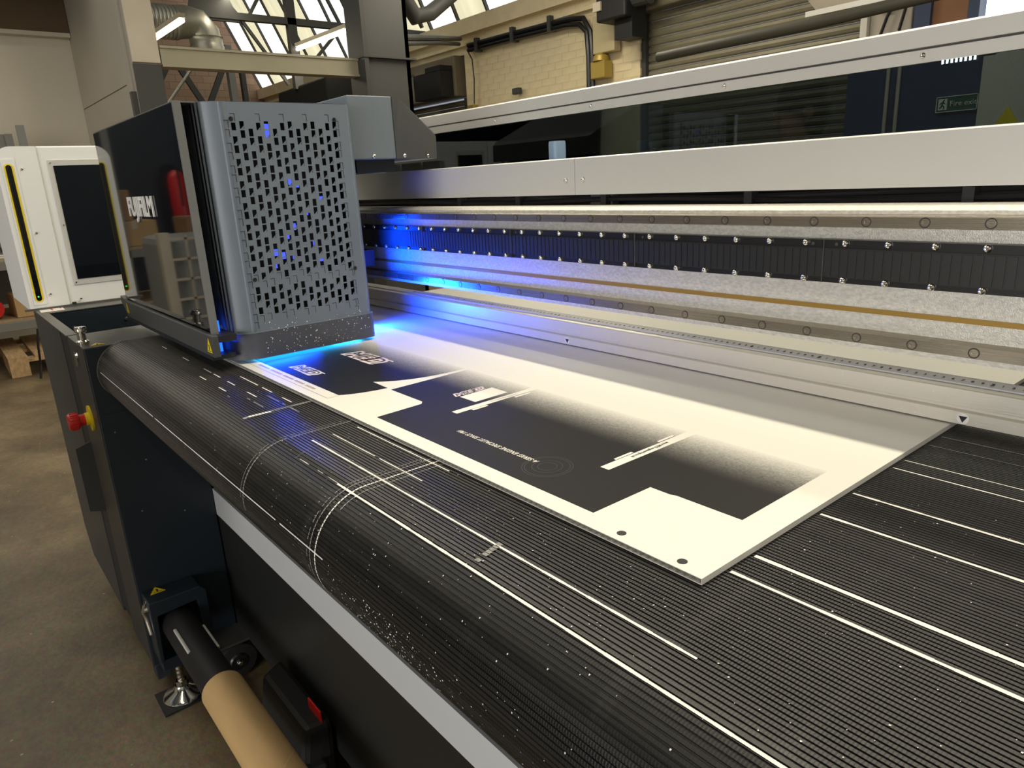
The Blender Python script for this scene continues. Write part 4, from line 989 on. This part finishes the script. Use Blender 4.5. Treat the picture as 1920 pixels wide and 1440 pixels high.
for ya, yb2, z0, z1 in slots:      # the thickness of the sheet inside every slot
    xi = XF-0.002
    mb.quad((XF, ya, z0), (XF, yb2, z0), (xi, yb2, z0), (xi, ya, z0)); mb.quad((XF, ya, z1), (XF, yb2, z1), (xi, yb2, z1), (xi, ya, z1))
    mb.quad((XF, ya, z0), (XF, ya, z1), (xi, ya, z1), (xi, ya, z0)); mb.quad((XF, yb2, z0), (XF, yb2, z1), (xi, yb2, z1), (xi, yb2, z0))
house = part('housing', hmb, hood, car)
bm2 = bmesh.new(); bm2.from_mesh(house.data); bmesh.ops.remove_doubles(bm2, verts=bm2.verts, dist=1e-6); bm2.to_mesh(house.data); bm2.free()
for p_ in house.data.polygons: p_.use_smooth = abs(p_.normal.z) < 0.5
part('top_plate', MB().prism([(*p, ZTp-0.0005) for p in ol], (0, 0, 0.0008)), hood, house)
vent = part('vent_plate', mb, hood, house, label='perforated vent plate with staggered slots')
# bent louvre tabs behind the upper slots (the diagonal slivers one sees in them)
mb = MB()
for j, (ya, yb2, z0, z1) in enumerate(slots):
    if j % 2: mb.prism([(XF-0.0012, ya+SW*0.25, z0), (XF-0.0012, yb2, z0), (XF-0.0012, yb2, z0+SH*0.48)], (-0.0006, 0, 0))
part('louvre_tabs', mb, hood, house, kind='stuff')
# laser outlines of tabs that were never punched out
for c in (-1, NC):
    yc = yc0 + c*CP*(0.95 if c > 0 else 0.85)
    for k in range(10): 
        z1 = 1.316 - k*PP
        for q in range(2): tabs.append((yc-SW/2, yc+SW/2, z1-q*(SH+GAP)-SH, z1-q*(SH+GAP)))
mb = MB()
for ya, yb2, z0, z1 in tabs:
    t_ = 0.0008
    mb.quad((XF+0.0003, yb2-t_, z0), (XF+0.0003, yb2, z0), (XF+0.0003, yb2, z1), (XF+0.0003, yb2-t_, z1))
    mb.quad((XF+0.0003, ya, z1-t_), (XF+0.0003, yb2, z1-t_), (XF+0.0003, yb2, z1), (XF+0.0003, ya, z1))
part('tab_outlines', mb, black, house, kind='stuff')
shm = new_mesh('vent_screw', MB().lathe((0, 0, 0), (1, 0, 0), [(0.0036, -0.001), (0.0036, 0.0012), (0.0026, 0.0014), (0.0018, 0.0004)], 14), blacks, True)
for y, z in ((0.4425, 1.318), (0.628, 1.318), (0.4425, 1.052), (0.637, 1.050)): shared('vent_screw', shm, house, (XF, y, z))
part('dark_backing', MB().box(XBK+0.01, YFR+0.02, 0.93, XF-0.035, YRE-0.02, 1.335), black, car)  # black box added so the slots look dark inside
bi = MB()
for y, z in ((0.514, 1.307), (0.514, 1.296), (0.545, 1.215), (0.556, 1.21), (0.567, 1.16), (0.54, 1.135), (0.578, 1.10), (0.50, 1.092), (0.513, 1.085), (0.535, 1.083), (0.586, 1.073), (0.525, 1.12), (0.60, 1.18), (0.495, 1.07)):
    bi.box(XF-0.036, y-0.004, z-0.006, XF-0.033, y+0.004, z+0.006)
part('indicator_lights', bi, blue_e, MATS and bpy.data.objects['dark_backing'], kind='stuff')
# skirt
ol2 = outline(0.0035)
skt = part('skirt', MB().prism([(*p, ZB) for p in ol2], (0, 0, ZS-ZB+0.001)), skirtm, car, smooth=True)
mb = MB()
for i in range(170):
    y = random.uniform(YA-0.02, YB_+0.01); z = random.uniform(ZB+0.002, ZS+0.018*random.random()); r = random.choice((0.0003, 0.0004, 0.0006, 0.0009))
    xx = XF+0.0037 if z < ZS else XF+0.0002
    if y < YA+0.005: continue
    mb.box(xx, y-r, z-r, xx+0.0003, y+r, z+r)
part('dust_specks', mb, inkwhite, skt, kind='stuff')
part('seam_bead', MB().prism([(*p, ZS+0.0008) for p in outline(0.0040)], (0, 0, 0.0012)), hood, skt)
# black glossy front panel with a silver end edge and the maker's lettering
PX0, PX1, PY = -1.905, -1.268, 0.358
pan = part('front_panel', MB().box(PX0, PY, 0.972, PX1, PY+0.010, 1.343), gloss, car, label='black glossy front panel')
part('panel_edge', MB().box(PX1, PY-0.001, 0.966, PX1+0.004, PY+0.012, 1.3455), mat('satin_edge_metal', (0.25, 0.26, 0.27), 0.35, metal=0.6), pan)
part('panel_top_trim', MB().box(PX0, PY-0.0005, 1.343, PX1, PY+0.035, 1.3448), MATS['satin_edge_metal'], pan)
part('panel_lettering', text_mb('FUJIFILM', 0.052, frame((-1.590, PY-0.002, 1.1815), (1, 0, 0), (0, 0, 1)), 0.0012, 0.0, 0.0014, sx=1.06), mat('bright_lettering', (0.82, 0.82, 0.82), 0.3), pan)
# front bar with its ledge
fb = part('front_bar', MB().box(-1.885, 0.350, 0.930, -1.243, 0.362, 0.968), slate, car, bevel=0.0015)
part('bar_ledge', MB().box(-1.885, 0.362, 0.955, -1.243, 0.392, 0.966), black, fb)
part('bar_floor', MB().box(-1.885, 0.352, 0.922, -1.262, 0.392, 0.930), navy2, fb)
part('bar_gusset', MB().prism([(-1.885, 0.352, 0.968), (-1.935, 0.352, 0.975), (-1.935, 0.352, 0.960), (-1.885, 0.352, 0.935)], (0, 0.03, 0)), slate, fb)
warning_triangle('warning_label', fb, (-1.262, 0.3499, 0.947), (1, 0, 0), (0, 0, 1), 0.026)
warning_triangle('warning_label', fb, (-1.868, 0.3499, 0.950), (1, 0, 0), (0, 0, 1), 0.024)
# rear mount reaching over the lower cover
am = part('arm_cover', MB().prism([(-1.28, 0.671, 1.249), (-1.28, 0.671, 1.364), (-1.28, 0.766, 1.364), (-1.28, 0.766, 1.249)], (-0.42, 0, 0)), hood2, car, bevel=0.002)
part('arm_side', MB().prism([(-1.279, 0.766, 1.249), (-1.279, 0.766, 1.363), (-1.279, 0.780, 1.362), (-1.325, 0.885, 1.304), (-1.328, 0.895, 1.294), (-1.330, 0.895, 1.249)], (-0.40, 0, 0)), slate, am)  # shade of the turned-away face put in as a darker coat
abm = dome_bolt('arm_screw', 0.0042, 0.003, (1, 0, 0), chrome)
for y, z, x in ((0.716, 1.2545, -1.28), (0.790, 1.2545, -1.289), (0.865, 1.2545, -1.320)): shared('arm_screw', abm, am, (x, y, z))
part('mount_block', MB().box(-1.70, 0.69, 1.225, -1.305, 0.775, 1.249), navy2, car)
part('mount_plate', MB().box(-1.78, 0.675, 0.985, -1.53, 0.745, 1.225), navy2, car)
part('rail_block', MB().box(-1.76, 0.745, 1.118, -1.56, 0.803, 1.150), grey, car)
part('rail_block', MB().box(-1.76, 0.745, 0.990, -1.56, 0.803, 1.022), grey, car)
part('reader_block', MB().box(-1.60, 0.745, 1.022, -1.495, 0.812, 1.058), mat('blue_sensor_plastic', (0.05, 0.10, 0.35), 0.4), car)
# curing lamps: one along the end, one at the rear, both lit
uvl = part('curing_lamp', MB().box(-1.305, 0.430, 0.9125, -1.262, 0.640, 0.919), blacks, car, label='curing lamp glowing blue under the end of the carriage')
part('lamp_face', MB().box(-1.300, 0.435, 0.9108, -1.2600, 0.635, 0.9124), uv_e, uvl)
uv2 = part('curing_lamp', MB().box(-1.52, 0.676, 0.925, -1.402, 0.735, 0.985), blacks, car, label='rear curing lamp housing behind the carriage')
part('lamp_face', MB().box(-1.402, 0.682, 0.930, -1.400, 0.730, 0.980), uv_e, uv2)
part('gap_glow', MB().box(-1.300, 0.374, 0.926, -1.290, 0.380, 0.985), emission('blue_gap_glow', (0.01, 0.10, 1.0), 3.0), uvl)  # glowing strip added for the blue light in the gap
def uv_area(loc, d, sx, sy_, e, sp=180):
    ld = bpy.data.lights.new('curing_glow', 'AREA'); ld.shape = 'RECTANGLE'; ld.size = sx; ld.size_y = sy_; ld.energy = e; ld.color = UV; ld.spread = math.radians(sp)
    lo = bpy.data.objects.new('curing_glow', ld); C.objects.link(lo); lo.location = loc
    lo.rotation_euler = Vector(d).to_track_quat('-Z', 'Y').to_euler()
UV1, UV2, UV3 = 0.50, 2.3, 0.25
uv_area((-1.396, 0.706, 0.955), (0.45, 0.89, 0.0), 0.05, 0.05, UV2*0.8, 150)
uv_area((-1.2525, 0.535, 0.9165), (0.75, 0.05, -0.65), 0.20, 0.006, UV1, 120)
uv_area((-1.396, 0.71, 0.94), (0.9, 0.25, -0.30), 0.05, 0.02, UV2*0.40, 110)
uv_area((-1.44, 0.75, 1.07), (0.8, 0.6, 0.0), 0.03, 0.10, UV2*0.13, 140)
uv_area((-1.295, 0.372, 0.955), (0.3, 0.1, 0.9), 0.008, 0.05, UV3)

# ------------------------------------------------------------------ side cabinet at the end of the belt
cab = thing('side_cabinet', 'dark navy printer end cabinet with an open tray and an emergency stop', 'cabinet', (-2.1, 0.6, 0.09))
X0, X1, XM = -2.55, -1.735, -1.94
YFc = 0.225; ZBt, ZTc = 0.095, 0.895
part('front_panel', MB().prism([(X0, YFc, 0.18), (X0+0.06, YFc, ZBt), (-2.062, YFc, ZBt), (-2.062, YFc, ZTc), (X0, YFc, ZTc)], (0, 0.022, 0)), slate if False else mat('cabinet_front_coat', (0.028, 0.031, 0.034), 0.42, bump=(900, 0.08)), cab, bevel=0.002)
part('grip_channel', MB().box(-2.061, YFc+0.002, ZBt+0.02, XM-0.001, YFc+0.022, ZTc), navy2, cab)
part('column', MB().box(XM, YFc, ZBt, X1, 0.43, 0.8945), navy, cab, bevel=0.002)
part('column_front', MB().box(XM+0.001, YFc-0.001, ZBt, X1-0.003, YFc+0.001, 0.893), MATS['cabinet_front_coat'], cab)
part('column_top', MB().box(XM, YFc, 0.8945, X1, 0.40, 0.8965), mat('top_plate_coat', (0.085, 0.083, 0.080), 0.4, noise=(12, 0.15, (0.3, 3, 1))), cab)
part('side_seam', MB().box(X1, 0.235, 0.744, X1+0.0006, 0.345, 0.7455), black, cab)
part('rim_front', MB().box(X0, YFc-0.002, 0.8945, XM-0.002, YFc+0.022, 0.8975), MATS['top_plate_coat'], cab)
part('tray_left_wall', MB().box(-2.415, YFc+0.022, 0.55, -2.40, 0.95, 0.895), navy, cab)
part('tray_floor', MB().box(-2.40, YFc+0.022, 0.50, XM, 0.95, 0.56), navy2, cab)
part('tray_back_wall', MB().box(-2.40, 0.93, 0.55, XM, 0.95, 0.895), navy, cab)
part('left_ledge', MB().box(X0, YFc+0.02, 0.893, -2.40, 0.95, 0.8975), MATS['top_plate_coat'], cab)
part('body', MB().box(X0, YFc+0.022, 0.10, -2.415, 1.3, 0.893), navy, cab)
part('lower_body', MB().box(-2.40, YFc+0.022, 0.10, XM, 1.3, 0.50), navy, cab)
part('rear_body', MB().box(XM, 0.43, 0.10, X1-0.01, 1.3, 0.79), navy, cab)
tbm = new_mesh('tray_bolt', MB().lathe((0, 0, 0), (1, 0, 0), [(0.006, 0), (0.004, 0.004)], 10), chrome)
for p_ in ((-2.40, 0.30, 0.845), (-2.40, 0.44, 0.85), (-2.40, 0.34, 0.80)): shared('tray_bolt', tbm, cab, p_)
lb = part('instruction_label', MB().quad((-2.548, 0.236, 0.8977), (-2.43, 0.232, 0.8977), (-2.43, 0.292, 0.8977), (-2.548, 0.296, 0.8977)), white, cab, label='white instruction label with red marks')
part('label_marks', MB().box(-2.50, 0.262, 0.8978, -2.45, 0.266, 0.8981).box(-2.50, 0.285, 0.8978, -2.47, 0.289, 0.8981), red, lb)
kn = part('locking_pin', MB().lathe((-1.800, 0.2355, 0.8965), (0, 0, 1), [(0.013, 0), (0.013, 0.006), (0.0085, 0.009), (0.0085, 0.024), (0.012, 0.027), (0.0125, 0.036), (0.011, 0.038)], 20), chrome, cab, smooth=True, label='turned steel locking pin')
warning_triangle('warning_label', cab, (-1.762, 0.256, 0.8967), (0, 1, 0), (-1, 0, 0), 0.03)
lk = part('latch', MB().lathe((-1.842, YFc-0.001, 0.865), (0, -1, 0), [(0.007, 0), (0.006, 0.004)], 12).box(-1.846, YFc-0.007, 0.84, -1.838, YFc-0.003, 0.875), chrome, cab)
es = part('emergency_disc', MB().cyl((-1.838, YFc-0.001, 0.717), (-1.838, YFc-0.005, 0.717), 0.030, seg=32).cyl((-1.838, YFc-0.005, 0.717), (-1.838, YFc-0.014, 0.717), 0.015, seg=20), yellow, cab, smooth=True, label='yellow disc of the emergency stop')
mb = MB().lathe((-1.838, YFc-0.014, 0.717), (0, -1, 0), [(0.0135, 0), (0.0135, 0.012), (0.0185, 0.013), (0.0195, 0.016), (0.0195, 0.030), (0.017, 0.034)], 28)
for i in range(18):
    a = 2*PI*i/18; mb.box(-1.838+0.0192*math.cos(a)-0.0012, YFc-0.044, 0.717+0.0192*math.sin(a)-0.0012, -1.838+0.0192*math.cos(a)+0.0012, YFc-0.030, 0.717+0.0192*math.sin(a)+0.0012)
part('emergency_button', mb, red, es, smooth=True, label='red mushroom button with a ribbed rim')
part('pull_handle', MB().hexa([(-1.965, YFc, 0.440), (-1.953, YFc, 0.440), (-2.012, 0.196, 0.428), (-2.020, 0.200, 0.428), (-1.965, YFc, 0.628), (-1.953, YFc, 0.628), (-2.012, 0.196, 0.600), (-2.020, 0.200, 0.600)]), navy, cab)
for y, z in ((0.262, 0.840), (0.250, 0.700), (0.30, 0.62), (0.27, 0.50), (0.36, 0.47)):
    part('panel_screw', MB().lathe((X1, y, z), (1, 0, 0), [(0.0018, 0), (0.0012, 0.001)], 10), grey, cab)

# ------------------------------------------------------------------ white end enclosure with status light
en = thing('end_enclosure', 'white end enclosure with a yellow edged status strip and dark window', 'enclosure', (-2.6, 0.5, 0.8975))
XE = -2.50
fsec = [(0.214, 0.8975), (0.316, 0.8975), (0.316, 1.356), (0.254, 1.356)] + [(0.254-0.040*math.sin(PI/2*i/8), 1.316+0.040*math.cos(PI/2*i/8)) for i in range(1, 9)]
part('front_section', MB().prism([(-2.95, y, z) for y, z in fsec], (XE+0.004+2.95, 0, 0)), whitep, en)
part('main_section', MB().box(-2.95, 0.316, 0.900, XE, 1.30, 1.356), whitep, en, bevel=0.004)
sl = part('status_plate', MB().box(XE+0.004, 0.226, 0.913, XE+0.006, 0.259, 1.322), whitep, en)
def stad(y0, y1, z0, z1, n=10):
    r = (y1-y0)/2; yc = (y0+y1)/2
    return [(yc+r*math.cos(PI*i/n), z1-r+r*math.sin(PI*i/n)) for i in range(n+1)] + [(yc-r*math.cos(PI*i/n), z0+r-r*math.sin(PI*i/n)) for i in range(n+1)]
part('status_rim', MB().prism([(XE+0.006, y, z) for y, z in stad(0.2305, 0.2530, 0.921, 1.310)], (0.0012, 0, 0)), yellow, sl, label='yellow rim of the status strip')
part('status_lens', MB().prism([(XE+0.0071, y, z) for y, z in stad(0.2345, 0.2485, 0.9245, 1.3065)], (0.0012, 0, 0)), gloss, sl, label='black status strip lens')
part('status_light', MB().lathe((XE+0.0083, 0.2405, 0.937), (1, 0, 0), [(0.0022, 0), (0.0012, 0.001)], 12), green_e, sl, label='small lit green dot')
for y, z in ((0.2725, 1.295), (0.272, 1.118), (0.2715, 0.940)):
    part('cover_screw', MB().lathe((XE+0.004, y, z), (1, 0, 0), [(0.004, 0), (0.003, 0.003), (0.001, 0.0036)], 12), chrome, en)
wf = part('window_frame', MB().box(XE, 0.338, 0.958, XE+0.003, 0.478, 1.318), silver, en, bevel=0.001)
part('dark_window', MB().box(XE+0.003, 0.350, 0.975, XE+0.0045, 0.476, 1.302), gloss, wf)
part('window_edge', MB().box(XE+0.0045, 0.4735, 0.985, XE+0.0055, 0.4755, 1.300), brass, wf)
for y, z in ((0.344, 1.31), (0.344, 1.135), (0.344, 0.966)):
    part('window_screw', MB().lathe((XE+0.003, y, z), (1, 0, 0), [(0.003, 0), (0.002, 0.0025)], 10), chrome, wf)
part('base_strip', MB().box(XE-0.002, 0.20, 0.8975, XE+0.010, 0.50, 0.9035), MATS['top_plate_coat'], en)
part('foot_tabs', MB().box(XE+0.003, 0.322, 0.9035, XE+0.012, 0.332, 0.909).box(XE+0.003, 0.345, 0.914, XE+0.006, 0.350, 0.918), black, en)
# ------------------------------------------------------------------ front apron below the roller
ap = thing('front_apron', 'dark front apron panel with a pale band below the belt roller', 'panel', (-0.7, 0.44, 0.11))
part('apron_panel', MB().box(X1+0.001, 0.432, 0.115, BX1, 0.45, 0.435), mat('apron_coat', (0.016, 0.017, 0.017), 0.35), ap)
part('pale_band', MB().box(X1+0.001, 0.430, 0.435, BX1, 0.45, 0.505), mat('pale_band_coat', (0.62, 0.64, 0.66), 0.30), ap)
part('upper_panel', MB().box(X1+0.001, 0.445, 0.505, BX1, 0.46, 0.79), black, ap)
part('under_tray', MB().box(X1, 0.46, 0.115, BX1, 1.3, 0.125), black, ap)

# ------------------------------------------------------------------ take-up shaft in its bracket and the cardboard core
ay, az = 0.287, 0.222
tu = thing('take_up_shaft', 'black take up shaft held in a navy bracket on the cabinet', 'shaft', (-1.6, ay, az))
part('bracket', MB().prism([(X1, 0.231, 0.300), (X1, 0.345, 0.300), (X1, 0.358, 0.285), (X1, 0.358, 0.180), (X1, 0.338, 0.180), (X1, 0.335, 0.268), (X1, 0.245, 0.262), (X1, 0.240, 0.14), (X1, 0.231, 0.14)], (0.07, 0, 0)), navy, tu, bevel=0.002)
part('bracket_back', MB().box(X1+0.0005, 0.24, 0.14, X1+0.008, 0.35, 0.28), navy2, tu)
part('clamp_latch', MB().tube([(-1.70, 0.228, 0.285), (-1.70, 0.222, 0.268), (-1.70, 0.225, 0.25), (-1.68, 0.226, 0.215)], 0.004, 8).lathe((-1.70, 0.231, 0.272), (0, -1, 0), [(0.008, 0), (0.007, 0.006)], 12).lathe((-1.70, 0.231, 0.288), (0, -1, 0), [(0.004, 0), (0.004, 0.004)], 10), chrome, tu, smooth=True)
warning_triangle('warning_label', tu, (X1+0.018, 0.262, 0.3004), (0, 1, 0), (-1, 0, 0), 0.034)
part('shaft', MB().cyl((X1+0.02, ay, az), (-0.2, ay, az), 0.037, seg=28), black, tu, smooth=True)
part('shaft_collar', MB().cyl((X1+0.01, ay, az), (X1+0.03, ay, az), 0.039, seg=24), blacks, tu, smooth=True)
for a in (PI*0.10, PI*0.72):
    dy, dz = math.cos(a)*0.0375, math.sin(a)*0.0375
    part('shaft_key', MB().bar((-1.60, ay+dy, az+dz), (-1.49, ay+dy, az+dz), 0.007, 0.007), silver, tu, bevel=0.002)
cr = thing('cardboard_core', 'tan cardboard tube core slid over the black take up shaft', 'tube', (-1.0, ay, az))
mb = MB(); n_ = 36; xa, xb_ = -1.355, 0.0; ro, ri = 0.0425, 0.0378
for x, r in ((xa, ri), (xa, ro), (xb_, ro), (xb_, ri)):
    for i in range(n_): t = 2*PI*i/n_; mb.v.append((x, ay+r*math.cos(t), az+r*math.sin(t)))
for k in range(4):
    for i in range(n_):
        j = (i+1) % n_; k2 = (k+1) % 4; mb.f.append((k*n_+i, k*n_+j, k2*n_+j, k2*n_+i))
part('core_tube', mb, kraft, cr, smooth=True)
mb = MB()
for i in range(60):
    t = i*0.16; x = -1.10 + i*0.0075; p = []
    for dx in (0, 0.0022):
        p.append((x+dx, ay+(ro+0.0003)*math.cos(t), az+(ro+0.0003)*math.sin(t)))
    t2 = (i+1)*0.16; x2 = -1.10+(i+1)*0.0075
    mb.quad(p[0], p[1], (x2+0.0022, ay+(ro+0.0003)*math.cos(t2), az+(ro+0.0003)*math.sin(t2)), (x2, ay+(ro+0.0003)*math.cos(t2), az+(ro+0.0003)*math.sin(t2)))
part('wound_seam', mb, mat('core_seam', (0.60, 0.42, 0.20), 0.6), cr)

# ------------------------------------------------------------------ levelling foot and castor
lf = thing('levelling_foot', 'chrome levelling foot on a black pad under the cabinet bracket', 'foot', (-1.706, 0.272, 0))
part('rubber_pad', MB().box(-1.762, 0.215, 0.0, -1.660, 0.325, 0.004), rubber, lf)
part('foot_disc', MB().lathe((-1.708, 0.272, 0.004), (0, 0, 1), [(0.046, 0), (0.048, 0.006), (0.044, 0.012), (0.022, 0.022), (0.016, 0.034)], 32), chrome, lf, smooth=True)
part('hex_nut', MB().cyl((-1.708, 0.272, 0.036), (-1.708, 0.272, 0.050), 0.014, seg=6), chrome, lf)
st_ = [(0.0085, 0)]
for i in range(12): st_ += [(0.0085 if i % 2 else 0.0072, 0.004+i*0.006)]
part('threaded_stud', MB().lathe((-1.708, 0.272, 0.05), (0, 0, 1), st_, 14), railm, lf)
part('foot_bracket', MB().box(-1.735, 0.236, 0.105, -1.680, 0.308, 0.135), navy, lf, bevel=0.002)
part('foot_leg', MB().box(-1.78, 0.228, 0.055, -1.735, 0.26, 0.094), navy, lf, bevel=0.002)
cs = thing('caster_wheel', 'black castor wheel with a bright axle bolt behind the take up shaft', 'castor', (-1.68, 0.415, 0))
part('wheel', MB().lathe((-1.715, 0.405, 0.05), (1, 0, 0), [(0.030, 0), (0.046, 0.003), (0.050, 0.010), (0.050, 0.030), (0.046, 0.037), (0.030, 0.040)], 32), rubber, cs, smooth=True)
part('hub', MB().lathe((-1.675, 0.405, 0.05), (1, 0, 0), [(0.024, 0), (0.020, 0.004)], 20), blacks, cs, smooth=True)
part('axle_bolt', MB().lathe((-1.671, 0.405, 0.05), (1, 0, 0), [(0.008, 0), (0.008, 0.004), (0.005, 0.008)], 12), chrome, cs, smooth=True)
part('fork', MB().prism([(-1.722, 0.375, 0.115), (-1.722, 0.46, 0.115), (-1.722, 0.435, 0.03), (-1.722, 0.405, 0.03)], (0.005, 0, 0)).box(-1.722, 0.365, 0.108, -1.660, 0.475, 0.116), blacks, cs)
part('mount_plate', MB().box(-1.735, 0.36, 0.116, -1.650, 0.48, 0.122), dgrey, cs)

# ------------------------------------------------------------------ dark drive unit on the floor
du_ = thing('drive_unit', 'black drive unit with a red label behind the cardboard core', 'motor', (-1.25, 0.395, 0))
part('unit_body', MB().hexa([(-1.40, 0.345, 0.0), (-1.16, 0.345, 0.0), (-1.16, 0.425, 0.0), (-1.40, 0.425, 0.0), (-1.37, 0.37, 0.205), (-1.15, 0.37, 0.205), (-1.14, 0.425, 0.205), (-1.40, 0.425, 0.205)]), black, du_, bevel=0.012)
part('connector_box', MB().box(-1.30, 0.345, 0.02, -1.13, 0.40, 0.125), mat('unit_plastic', (0.018, 0.019, 0.022), 0.4), du_, bevel=0.006)
for x in (-1.275, -1.235, -1.195, -1.150):
    part('connector', MB().box(x-0.007, 0.338, 0.045, x+0.007, 0.346, 0.095), grey, du_, bevel=0.002)
part('warning_plate', MB().box(-1.205, 0.404, 0.203, -1.150, 0.407, 0.228), mat('red_label', (0.75, 0.02, 0.015), 0.4), du_, label='red label plate')
for i in range(8): shared('led', lme, ls, (-0.4320 + i*0.0056, 1.1280, 1.3246))

# ------------------------------------------------------------------ operator standing in the aisle (only mirrored in the acrylic window)
def operator(loc, rz, label):
    root = thing('person', label, 'person', loc)
    V, Ed, Rd = [], [], []
    def add(p, r, prev=None):
        V.append(Vector(p)); Rd.append(r)
        if prev is not None: Ed.append((prev, len(V)-1))
        return len(V)-1
    pel = add((0, 0, 0.80), 0.125)                       # facing local -Y
    sp = add((0, 0.01, 0.93), 0.115, pel); ch = add((0, 0.0, 1.07), 0.125, sp); up = add((0, 0.01, 1.18), 0.10, ch)
    nk = add((0, 0.0, 1.265), 0.050, up); jaw = add((0, -0.025, 1.33), 0.058, nk); sk = add((0, -0.005, 1.405), 0.083, jaw); cr = add((0, 0.005, 1.455), 0.070, sk)
    for s in (-1, 1):
        hip = add((0.085*s, 0, 0.76), 0.092, pel); kn = add((0.095*s, -0.015, 0.43), 0.058, hip); an = add((0.10*s, 0.015, 0.09), 0.038, kn)
        ft = add((0.11*s, -0.09, 0.035), 0.036, an); add((0.115*s, -0.155, 0.025), 0.026, ft)
        shd = add((0.155*s, 0.01, 1.185), 0.058, up); el = add((0.215*s, 0.02, 0.94), 0.040, shd); wr = add((0.225*s, -0.05, 0.735), 0.027, el)
        pa = add((0.225*s, -0.065, 0.675), 0.030, wr)
        for k, L in enumerate((0.070, 0.080, 0.075, 0.058)):
            yy = -0.092 + k*0.020
            f0 = add((0.225*s, yy, 0.640), 0.0095, pa); f1 = add((0.222*s, yy, 0.640-L*0.5), 0.0085, f0); add((0.212*s, yy+0.002, 0.640-L), 0.0075, f1)
        t0 = add((0.215*s, -0.105, 0.675), 0.011, pa); add((0.206*s, -0.122, 0.645), 0.009, t0)
    me = bpy.data.meshes.new('body'); me.from_pydata(V, Ed, [])
    o = bpy.data.objects.new('body', me); C.objects.link(o)
    sm = o.modifiers.new('skin', 'SKIN'); sm.use_smooth_shade = True
    for i, sv in enumerate(me.skin_vertices[0].data): sv.radius = (Rd[i], Rd[i]*(0.82 if i in (0, 1, 2, 3) else 1.0)); sv.use_root = (i == 0)
    ss_ = o.modifiers.new('smooth', 'SUBSURF'); ss_.levels = 2; ss_.render_levels = 2
    dg = bpy.context.evaluated_depsgraph_get(); dg.update()
    me2 = bpy.data.meshes.new_from_object(o.evaluated_get(dg)); bpy.data.objects.remove(o)
    me2.materials.clear()
    for m_ in (skin, cloth, denim): me2.materials.append(m_)
    for p in me2.polygons:
        z = p.center.z; p.use_smooth = True
        if z > 1.245 or (z < 0.73 and abs(p.center.x) > 0.185): p.material_index = 0
        elif z > 0.80 or abs(p.center.x) > 0.185: p.material_index = 1
        else: p.material_index = 2
    b = bpy.data.objects.new('body', me2); C.objects.link(b); b.parent = root; ORG[b.name] = Vector(loc)
    def child(name, mb, m_, smooth=True):
        mb.v = [tuple(Vector(p)+Vector(loc)) for p in mb.v]
        return part(name, mb, m_, b, smooth=smooth)
    mb = MB()
    mb.lathe((0, 0.012, 1.40), (0, 0.12, 1), [(0.088, -0.02), (0.098, 0.02), (0.094, 0.065), (0.070, 0.105), (0.02, 0.125)], 20)
    mb.lathe((0, 0.045, 1.36), (0, 0.1, 1), [(0.050, -0.05), (0.078, 0.0), (0.080, 0.06)], 18)
    child('hair', mb, hair)
    mb = MB().prism([(-0.013, -0.082, 1.358), (0.013, -0.082, 1.358), (0.007, -0.088, 1.40), (-0.007, -0.088, 1.40)], (0, -0.012, -0.004)); child('nose', mb, skin)
    for s in (-1, 1):
        mb = MB().lathe((0.088*s, 0.0, 1.385), (s, 0.25, 0), [(0.010, 0), (0.022, 0.006), (0.020, 0.012), (0.008, 0.010)], 14); child('ear', mb, skin)
        mb = MB().lathe((0.030*s, -0.085, 1.402), (0, -1, 0), [(0.011, -0.006), (0.010, 0.0), (0.004, 0.004)], 12); child('eye', mb, black)
    mb = MB().box(-0.022, -0.086, 1.336, 0.022, -0.080, 1.341); child('mouth', mb, mat('lips', (0.30, 0.14, 0.12), 0.5))
    root.rotation_euler = (0, 0, rz)
    return root
operator((-1.56, -0.50, 0.0), math.radians(-140), 'dark haired person in charcoal top, dimly mirrored in the acrylic window')
